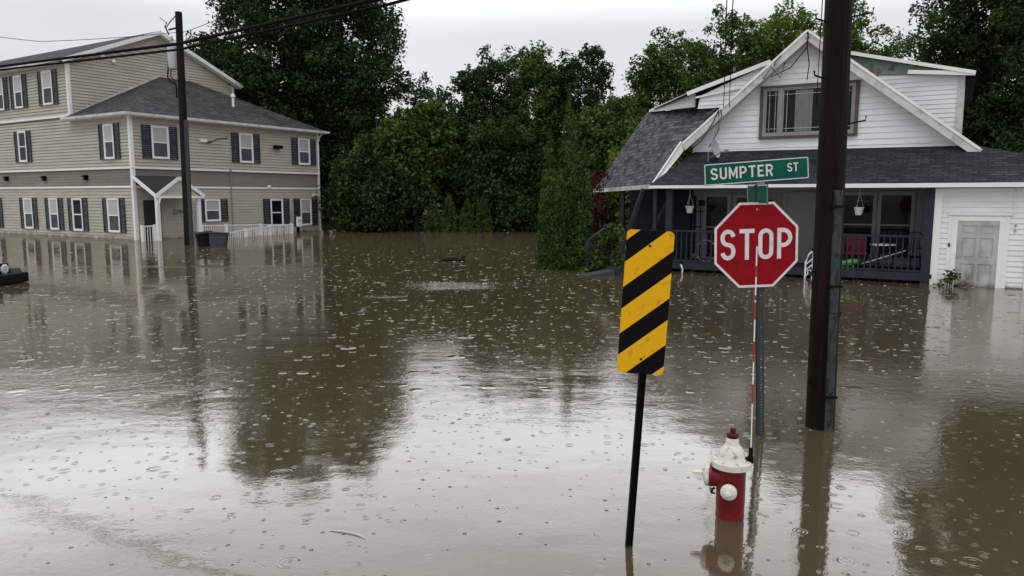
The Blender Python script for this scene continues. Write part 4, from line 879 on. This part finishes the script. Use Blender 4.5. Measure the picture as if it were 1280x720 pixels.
MB().box(.4, .52, -.2, .3, -.05, .2).build('edge_board', M['slate'], t)
# floating log
t = thing('floating_log', 'dark log floating in the middle of the flooded street', 'log', (-1.88, 24.0, .0), .12)
MB().tube([(-.42, 0, .03), (-.15, .02, .05), (.15, -.02, .04), (.33, 0, .05)], [.05, .08, .07, .05], 9).build('trunk', M['log'], t, smooth=True); MB().tube([(.2, 0, .05), (.28, .05, .13), (.37, .02, .12)], [.05, .05, .03], 7).build('stub', M['log'], t, smooth=True)
t = thing('floating_twig', 'thin pale twig floating in the near water', 'twig', (-1.02, 4.4, .004), -.35)
MB().tube([(-.14, 0, 0), (-.05, .012, .004), (.05, .008, .004), (.13, -.02, 0)], [.003, .004, .004, .002], 6).build('stick', M['aged'], t)

# ------------------------------------------------------------ far utility pole with transformer
t = thing('utility_pole', 'far dark utility pole with a grey transformer, in front of the tan building', 'utility pole', (-14.02, 32.04, 0))
MB().tube([(0, 0, -.7), (.05, 0, 5), (.1, 0, 9.72)], [.185, .165, .14], 14).build('shaft', M['pole2'], t, smooth=True)
q = MB(); q.lathe([(.24, 7.45), (.25, 7.5), (.25, 8.35), (.2, 8.45), (.05, 8.48)], (-.32, .3, 0), n=18); q.build('transformer', M['grey'], t, smooth=True)
q = MB(); q.lathe([(.05, 8.45), (.07, 8.55), (.04, 8.6), (.07, 8.68), (.04, 8.8)], (-.36, .25, 0), n=10).build('bushing', M['aged'], t)
q = MB(); q.bar((-.35, 0, 9.0), (.05, 0, 9.1), .06); q.tube([(-.35, 0, 8.8), (-.5, 0, 9.15), (-.4, 0, 9.3)], .03, 6); q.tube([(.0, 0, 9.6), (-.25, 0, 9.35), (-.45, 0, 9.1)], .02, 6); q.tube([(-.45, 0, 9.3), (-.7, 0, 9.5)], .015, 6); q.build('cutout', M['black'], t)
q = MB(); q.tube([(-.5, .2, 7.9), (-.55, .1, 7.1), (-.4, .0, 6.9), (-.1, -.15, 6.75), (-.08, -.19, 6.2)], .03, 6); q.tube([(-.4, .2, 7.6), (-.42, .1, 7.1), (-.2, -.1, 6.95), (-.05, -.19, 6.5)], .022, 6); q.build('drop_cable', M['rubber'], t)
q = MB(); q.bar((.17, -.1, -.6), (.2, -.08, 5.3), .14, .12); q.build('cable_guard', mat('bluish guard', (.022, .025, .035), .6), t)
# cables
def wire(label, pts, r, sag=0, group='overhead lines', m='rubber', name='overhead_cable'):
    P = [Vector(p) for p in pts]; Q = []
    for a, b in zip(P, P[1:]):
        for i in range(16): f = i / 16; Q.append(a.lerp(b, f) - Vector((0, 0, sag * 4 * f * (1 - f))))
    Q.append(P[-1]); o = MB().tube(Q, r, 7).build(name, M[m], smooth=True); return tag(o, label, 'cable', group)
wire('upper thick black cable sweeping from the top of the photo across the tan roof', [(2.7, 6.6, 4.85), (-1.58, 9.5, 4.53), (-5.46, 12.5, 4.57), (-10.43, 15.5, 4.72), (-16.8, 19.0, 5.0), (-30, 26.6, 5.8)], .026)
wire('lower black cable running just under the thicker one across the tan roof', [(2.7, 6.6, 4.70), (-1.60, 9.6, 4.46), (-5.46, 12.5, 4.48), (-10.43, 15.5, 4.65), (-16.8, 19.0, 4.95), (-30, 26.6, 5.8)], .020)
wire('thin wire from the top of the far pole to the left edge of the photo', [(-14.02, 32.04, 8.9), (-20.39, 33, 8.72), (-26, 34, 9.6)], .012, .05)
wire('thin wire from the far pole rightwards into the tall dark tree', [(-13.98, 32.04, 8.85), (-11.5, 30.0, 8.97), (-6, 27, 10.8)], .012, .03)
for dx, lb in ((0, 'left one of the two thin wires dropping to the left gable edge'), (.16, 'right one of the two thin wires dropping to the left gable edge')):
    wire(lb, [(6.05 + dx, 21.6, 4.62), (-.6 + dx * .1, -2, 9)], .011, 0, name='service_wire')
wire('thin service wire ending at the top of the gable window beside the pole', [(8.05, 20.0, 4.5), (1.2, 2.9, 6.2)], .009, 0, name='service_wire')

# ------------------------------------------------------------ near utility pole
t = thing('utility_pole', 'near thick brown wooden utility pole with step hooks, right of the stop sign', 'utility pole', (2.83, 6.58, 0))
MB().tube([(0, 0, -.8), (-.012, 0, 1.2), (-.03, 0, 3.4), (-.07, 0, 8)], [.128, .122, .113, .10], 28).build('shaft', M['pole'], t, smooth=True)
q = MB()
n = 8
prof = [(.042 * math.cos(a), -.01 - .032 * math.sin(a)) for a in [math.pi * i / n for i in range(n + 1)]]
base = lambda z: Vector((.022 - .010 * z, -.100, z))
for z0, z1 in ((-.5, 1.07), (1.075, 2.15)):
    for (a, b) in zip(prof, prof[1:]):
        q.face([base(z0) + Vector((a[0], a[1], 0)), base(z0) + Vector((b[0], b[1], 0)), base(z1) + Vector((b[0], b[1], 0)), base(z1) + Vector((a[0], a[1], 0))])
gd = q.build('conduit_guard', M['guard'], t, smooth=True)
q = MB()
for z in (.3, 1.3, 2.0): q.box(-.04 - .010 * z, .085 - .010 * z, -.146, -.09, z, z + .02)
q.build('guard_strap', M['black'], gd)
def hook(z, s, L): 
    x0 = (-.02 - .012 * z * 0) + s * .10; q = MB(); q.tube([(x0, -.03, z), (x0 + s * L, -.05, z + .03), (x0 + s * (L + .005), -.05, z + .07)], .008, 6).build('step_hook', M['black'], t)
hook(3.62, 1, .16); hook(3.57, -1, .12); hook(2.72, 1, .15); hook(3.1, -1, .11); hook(2.02, 1, .22); hook(1.0, 1, .02); hook(.4, -1, .02)

# ------------------------------------------------------------ stroke lettering
def arc(cx, cy, rx, ry, a0, a1, n=10): return [(cx + rx * math.cos(rad(a0 + (a1 - a0) * i / n)), cy + ry * math.sin(rad(a0 + (a1 - a0) * i / n))) for i in range(n + 1)]
def glyph(ch, w, s):
    h = s / 2; W_ = w - s; x0, x1, y0, y1 = h, w - h, h, 1 - h; ym = .5; cx = w / 2; rx = W_ / 2
    if ch == 'S':
        ry = (y1 - y0) / 4; return [arc(cx, y1 - ry, rx, ry, 12, 270, 14)[:-1] + arc(cx, y0 + ry, rx, ry, 90, -168, 14)]
    if ch == 'T': return [[(0, y1), (w, y1)], [(cx, y1), (cx, 0)]]
    if ch == 'O': rr = rx; return [arc(cx, y1 - rr, rr, rr, 0, 180) + arc(cx, y0 + rr, rr, rr, 180, 360) + [(x1, y1 - rr)]]
    if ch == 'P': rr = (y1 - .44) / 2; return [[(x0, 0), (x0, 1)], [(x0, y1)] + arc(x1 - rr, y1 - rr, rr, rr, 90, -90) + [(x0, .44)]]
    if ch == 'R': rr = (y1 - .46) / 2; return [[(x0, 0), (x0, 1)], [(x0, y1)] + arc(x1 - rr, y1 - rr, rr, rr, 90, -90) + [(x0, .46)], [(cx, .46), (x1, 0)]]
    if ch == 'E': return [[(x0, 0), (x0, 1)], [(x0, y1), (w, y1)], [(x0, ym), (w * .85, ym)], [(x0, y0), (w, y0)]]
    if ch == 'M': return [[(x0, 0), (x0, 1)], [(x1, 0), (x1, 1)], [(x0, y1 + h * .6), (cx, .25), (x1, y1 + h * .6)]]
    if ch == 'U': rr = rx; return [[(x0, 1)] + arc(cx, y0 + rr, rr, rr, 180, 360) + [(x1, 1)]]
    if ch == 'H': return [[(x0, 0), (x0, 1)], [(x1, 0), (x1, 1)], [(x0, ym), (x1, ym)]]
def stroke(mb, pts, s, org, sc, y, shear=0):
    P = [Vector((p[0], p[1])) for p in pts]; L_ = []; R_ = []
    for i, p in enumerate(P):
        a = (p - P[i - 1]).normalized() if i else None; b = (P[i + 1] - p).normalized() if i < len(P) - 1 else None
        if a is None: a = b
        if b is None: b = a
        m = (a + b).normalized() if (a + b).length > 1e-4 else a
        nrm = Vector((-m.y, m.x)); k = s / 2 / max(.5, m.dot(a)); L_.append(p + nrm * k); R_.append(p - nrm * k)
    T = lambda q: (org[0] + q.x * sc, y, org[1] + q.y * sc)
    for i in range(len(P) - 1): mb.face([T(R_[i]), T(R_[i + 1]), T(L_[i + 1]), T(L_[i])])
def lettering(txt, org, h, w, s, gap, y, widths={}):
    mb = MB(); x = org[0]; j = 0
    for ch in txt:
        if ch == ' ': x += h * .45; continue
        wc = widths.get(ch, w)
        for n_, st in enumerate(glyph(ch, wc, s)): stroke(mb, st, s, (x, org[1]), h, y - .00025 * n_)
        x += (wc + gap) * h
    return mb, x
# ------------------------------------------------------------ stop sign
t = thing('stop_sign', 'red octagonal STOP sign on a leaning steel channel post with green street name plates', 'stop sign', (2.2, 6.31, 0)); t.rotation_euler = (0, rad(-2.6), 0)
q = MB()   # U channel
for z0 in np.arange(-.7, 2.36, .0255):
    pass
q.bar((-.024, .02, -.8), (-.024, .02, 2.2), .005, .036); q.bar((.024, .02, -.8), (.024, .02, 2.2), .005, .036)
q.bar((-.015, .0, -.8), (-.015, .0, 2.2), .014, .005); q.bar((.015, .0, -.8), (.015, .0, 2.2), .014, .005)
for i in range(120): z = -.7 + i * .0254; q.bar((0, 0, z), (0, 0, z + .014), .02, .005)
q.bar((-.03, .038, -.8), (-.03, .038, 2.2), .012, .004); q.bar((.03, .038, -.8), (.03, .038, 2.2), .012, .004)
q.build('post', M['galvd'], t)
def octa(r, y, flip=22.5): return [(r * math.cos(rad(22.5 + 45 * i)), y, r * math.sin(rad(22.5 + 45 * i))) for i in range(8)]
ro = .762 / 2 / math.cos(rad(22.5)) * .955
sp_ = MB(); f_, b_ = octa(ro, -.012), octa(ro, -.008); sp_.face(f_); sp_.face(b_[::-1])
for i in range(8): j = (i + 1) % 8; sp_.face([f_[i], b_[i], b_[j], f_[j]])
pn = sp_.build('octagon_plate', M['signred'], t); pn.location = (-.045, -.01, 1.69); pn.rotation_euler = (0, rad(.9), rad(3))
q = MB(); a_, b_ = octa(ro - .002, -.0135), octa(ro - .024, -.0135)
for i in range(8): j = (i + 1) % 8; q.face([a_[i], a_[j], b_[j], b_[i]])
q.build('border', M['signwhite'], pn)
hL = .262; q, xe = lettering('STOP', (0, 0), hL, .50, .135, .125, -.0142)
q2, _ = lettering('STOP', (-(xe - .125 * hL) / 2 + .0, -hL / 2 + .008), hL, .50, .135, .125, -.0142); q2.build('lettering', M['signwhite'], pn)
q = MB()
for z in (.30, -.27): q.lathe([(.009, -.0145), (.009, -.02), (.004, -.022)], (0, 0, z), 'y', 10)
q.build('bolt', M['galv'], pn)
# street name plate
def rrect(w_, h_, r, y0, n=4):
    P = []
    for cx, cz, a in ((w_ / 2 - r, h_ / 2 - r, 0), (-w_ / 2 + r, h_ / 2 - r, 90), (-w_ / 2 + r, -h_ / 2 + r, 180), (w_ / 2 - r, -h_ / 2 + r, 270)):
        for i in range(n + 1): P.append((cx + r * math.cos(rad(a + 90 * i / n)), y0, cz + r * math.sin(rad(a + 90 * i / n))))
    return P
def plate(mb, w_, h_, r, y0, y1):
    a, b = rrect(w_, h_, r, y0), rrect(w_, h_, r, y1); mb.face(a); mb.face(b[::-1])
    for i in range(len(a)): j = (i + 1) % len(a); mb.face([a[i], b[i], b[j], a[j]])
def ring(mb, w_, h_, r, b_, y):
    a, c = rrect(w_, h_, r, y), rrect(w_ - 2 * b_, h_ - 2 * b_, max(r - b_, .003), y)
    for i in range(len(a)): j = (i + 1) % len(a); mb.face([a[i], a[j], c[j], c[i]])
q = MB(); plate(q, .865, .182, .012, -.003, .003); sn = q.build('street_name_plate', M['signgreen'], t); sn.location = (-.045, -.03, 2.31); sn.rotation_euler = (0, rad(2.6 - 4.3), rad(-3))
q = MB(); ring(q, .858, .175, .012, .007, -.0042); q.build('border', M['signwhite'], sn)
q, xe = lettering('SUMPTER', (-.375, -.048), .098, .62, .155, .17, -.0045, {'M': .74, 'E': .54, 'T': .6})
k2 = .53 / (xe + .375); 
q, xe = lettering('SUMPTER', (-.378, -.046), .098, .62 * k2, .15, .17 * k2, -.0045, {'M': .76 * k2, 'E': .54 * k2, 'T': .6 * k2})
q.build('lettering', M['signwhite'], sn)
q, xe = lettering('ST', (.255, -.024), .073, .56, .15, .13, -.0045); q.build('lettering', M['signwhite'], sn)
q = MB(); plate(q, .62, .17, .012, -.003, .003); cs = q.build('street_name_plate', M['signgreen'], t); cs.location = (-.02, .02, 2.115); cs.rotation_euler = (0, 0, rad(-93)); 
q = MB(); ring(q, .612, .162, .012, .008, -.0042); q.build('border', M['signwhite'], cs)
MB().box(-.025, .025, -.03, .03, 2.2, 2.24).box(-.02, .02, -.015, .03, 1.9, 2.1).build('bracket', M['galv'], t)

# ------------------------------------------------------------ object marker
t = thing('object_marker', 'yellow and black diagonally striped hazard panel on a dark leaning post', 'sign', (.705, 4.237, 0)); t.rotation_euler = (0, rad(3.2), 0)
MB().bar((-.018, .0, -.8), (-.018, .0, 1.35), .005, .035).bar((.018, 0, -.8), (.018, 0, 1.35), .005, .035).bar((0, .012, -.8), (0, .012, 1.35), .034, .005).build('post', M['black'], t)
q = MB(); plate(q, .268, .835, .028, -.003, .003); pn = q.build('striped_panel', M['hazard'], t); pn.location = (-.02, -.022, 1.49); pn.rotation_euler = (0, 0, rad(-6))
q = MB(); q.lathe([(.007, -.003), (.007, -.008), (.003, -.01)], (.0, 0, .33), 'y', 8); q.lathe([(.007, -.003), (.007, -.008), (.003, -.01)], (.0, 0, -.33), 'y', 8); q.build('bolt', M['black'], pn)

# ------------------------------------------------------------ hydrant
t = thing('fire_hydrant', 'red and white fire hydrant half sunk in the water with a striped marker rod', 'fire hydrant', (1.425, 4.62, 0), rad(-22))
MB().lathe([(.088, -.5), (.088, .0), (.092, .03), (.09, .05), (.090, .06), (.091, .1), (.092, .12), (.092, .37)], n=36).build('barrel', M['red'], t, smooth=True)
MB().lathe([(.092, .352), (.118, .356), (.126, .362), (.127, .398), (.120, .406), (.098, .408)], n=40).build('flange', M['hwhite'], t, smooth=True)
for a_ in range(8):
    MB().lathe([(.009, .405), (.009, .417), (.004, .419)], (.113 * math.cos(a_ * .785 + .4), .113 * math.sin(a_ * .785 + .4), 0), n=6).build('flange_bolt', M['hwhite'], t)
q = MB(); q.lathe([(.100, .404), (.094, .412), (.088, .430), (.080, .455), (.067, .480), (.050, .500), (.044, .508)], n=72, flute=.05, fn=14); q.build('bonnet', M['hwhite'], t, smooth=True)
MB().lathe([(.046, .508), (.042, .52), (.040, .54), (.034, .55)], n=20).build('neck', M['hwhite'], t, smooth=True)
MB().lathe([(.024, .548), (.036, .553), (.039, .566), (.036, .58), (.03, .585)], n=24).build('stem_collar', M['redd'], t, smooth=True)
q = MB(); q.lathe([(.019, .583), (.019, .612), (.013, .617)], n=5); q.build('operating_nut', M['redd'], t)
# big left nozzle (points to -x) and front hose nozzle
q = MB(); q.lathe([(.07, -.05), (.072, -.11), (.076, -.115), (.076, -.13), (.07, -.132)], (0, 0, .285), 'x', 28); q.build('pumper_nozzle', M['red'], t, smooth=True)
q = MB(); q.lathe([(.072, -.132), (.076, -.136), (.073, -.158), (.055, -.170), (.03, -.176)], (0, 0, .285), 'x', 28); cpn = q.build('pumper_cap', M['hwhite'], t, smooth=True)
MB().lathe([(.02, -.18), (.022, -.2), (.018, -.215), (.012, -.24), (.004, -.245)], (0, 0, .285), 'x', 5).build('cap_nut', M['hwhite'], cpn)
q = MB(); q.lathe([(.045, -.08), (.047, -.115), (.052, -.12)], (0.0, 0, .232), 'y', 24); q.build('hose_nozzle', M['red'], t, smooth=True)
q = MB(); q.lathe([(.047, -.114), (.051, -.118), (.051, -.140), (.041, -.152), (.02, -.158)], (0.0, 0, .232), 'y', 26); hc = q.build('hose_cap', M['hwhite'], t, smooth=True)
MB().lathe([(.02, -.156), (.021, -.176), (.014, -.184)], (0.0, 0, .232), 'y', 5).build('cap_nut', M['hwhite'], hc)
MB().tube([(-.098, -.01, .2), (-.118, -.02, .195), (-.118, -.02, .17), (-.098, -.01, .165)], .007, 6).build('chain_lug', M['redd'], t)
q = MB()
for i in range(14):
    a = i / 13; p = Vector((-.13 + .03 * a, -.03 - .02 * math.sin(a * 3), .23 - .05 * math.sin(a * 3.1))); q.lathe([(.005, -.003), (.005, .003)], tuple(p), 'x' if i % 2 else 'y', 6)
q.build('chain', M['log'], t)
# marker rod, fixed on the flange
rd = Vector((.115, .0, .40))
q = MB(); q.box(.095, .135, -.015, .015, .40, .44); q.tube([(.116, 0, .42), (.116, 0, .50)], [.016, .013], 8); q.tube([(.10, 0, .43), (.085, -.02, .43)], .008, 6); q.build('spring_mount', M['black'], t)
ro_ = MB(); top = (.102, .0, 1.79); bt = Vector((.116, 0, .49)); ro_.tube([bt, top], .0042, 7); rod = ro_.build('marker_rod', M['plastic'], t)
q = MB(); tp = Vector(top)
for z0, z1 in ((.79, .915), (1.06, 1.19), (1.33, 1.44), (1.455, 1.485), (1.60, 1.67)):
    a = bt.lerp(tp, (z0 - bt.z) / (tp.z - bt.z)); b = bt.lerp(tp, (z1 - bt.z) / (tp.z - bt.z)); q.tube([a, b], .0062, 7)
q.build('red_band', M['band1'], rod)

# ------------------------------------------------------------ flooded vehicle at the left edge
t = thing('flooded_car', 'flooded white off-roader with black bumper sticking in from the left edge', 'car', (-12.42, 17.35, .13), rad(-8))
q = MB(); q.box(-2.6, .12, -.85, .85, -.25, .22); q.box(-4.2, -2.4, -.8, .8, -.25, .35); q.build('body', M['carpaint'], t, bevel=.05)
q = MB(); q.hexa([(-1.6, -.62, .2), (-1.6, -.55, .52), (-1.6, .62, .2), (-1.6, .55, .52), (.02, -.6, .2), (-.06, -.5, .40), (.02, .6, .2), (-.06, .5, .40)]); q.build('hood', M['carpaint'], t, bevel=.04)
q = MB(); q.hexa([(-3.9, -.66, .3), (-3.7, -.55, 1.15), (-3.9, .66, .3), (-3.7, .55, 1.15), (-1.6, -.66, .3), (-2.0, -.55, 1.15), (-1.6, .66, .3), (-2.0, .55, 1.15)]); q.build('windscreen', M['glass'], t, bevel=.04)
MB().box(-.0, .13, -.55, .55, -.2, .36).build('grille', M['black'], t, bevel=.02)
for s_ in (-1, 1):
    MB().lathe([(.11, .10), (.12, .15), (.09, .17)], (0, s_ * .4, .22), 'x', 20).build('headlight', M['lens'], t)
    q = MB(); q.hexa([(-1.1, s_ * .55, .05), (-1.0, s_ * .55, .22), (-1.1, s_ * .92, .05), (-1.0, s_ * .90, .2), (.22, s_ * .55, .06), (.16, s_ * .55, .24), (.2, s_ * .92, .06), (.14, s_ * .88, .22)]); q.build('fender', M['bin2'], t, bevel=.03)
    w__ = MB(); w__.lathe([(.3, s_ * .62), (.36, s_ * .64), (.36, s_ * .84), (.3, s_ * .86)], (-.45, 0, -.35), 'y', 24); wh = w__.build('wheel', M['tyre'], t); MB().lathe([(.2, s_ * .86), (.18, s_ * .88), (.05, s_ * .88)], (-.45, 0, -.35), 'y', 18).build('rim', M['galv'], wh)
MB().box(.22, .42, -.82, .82, -.12, .12).box(.0, .22, -.4, .4, -.1, .06).build('bumper', M['black'], t, bevel=.03)
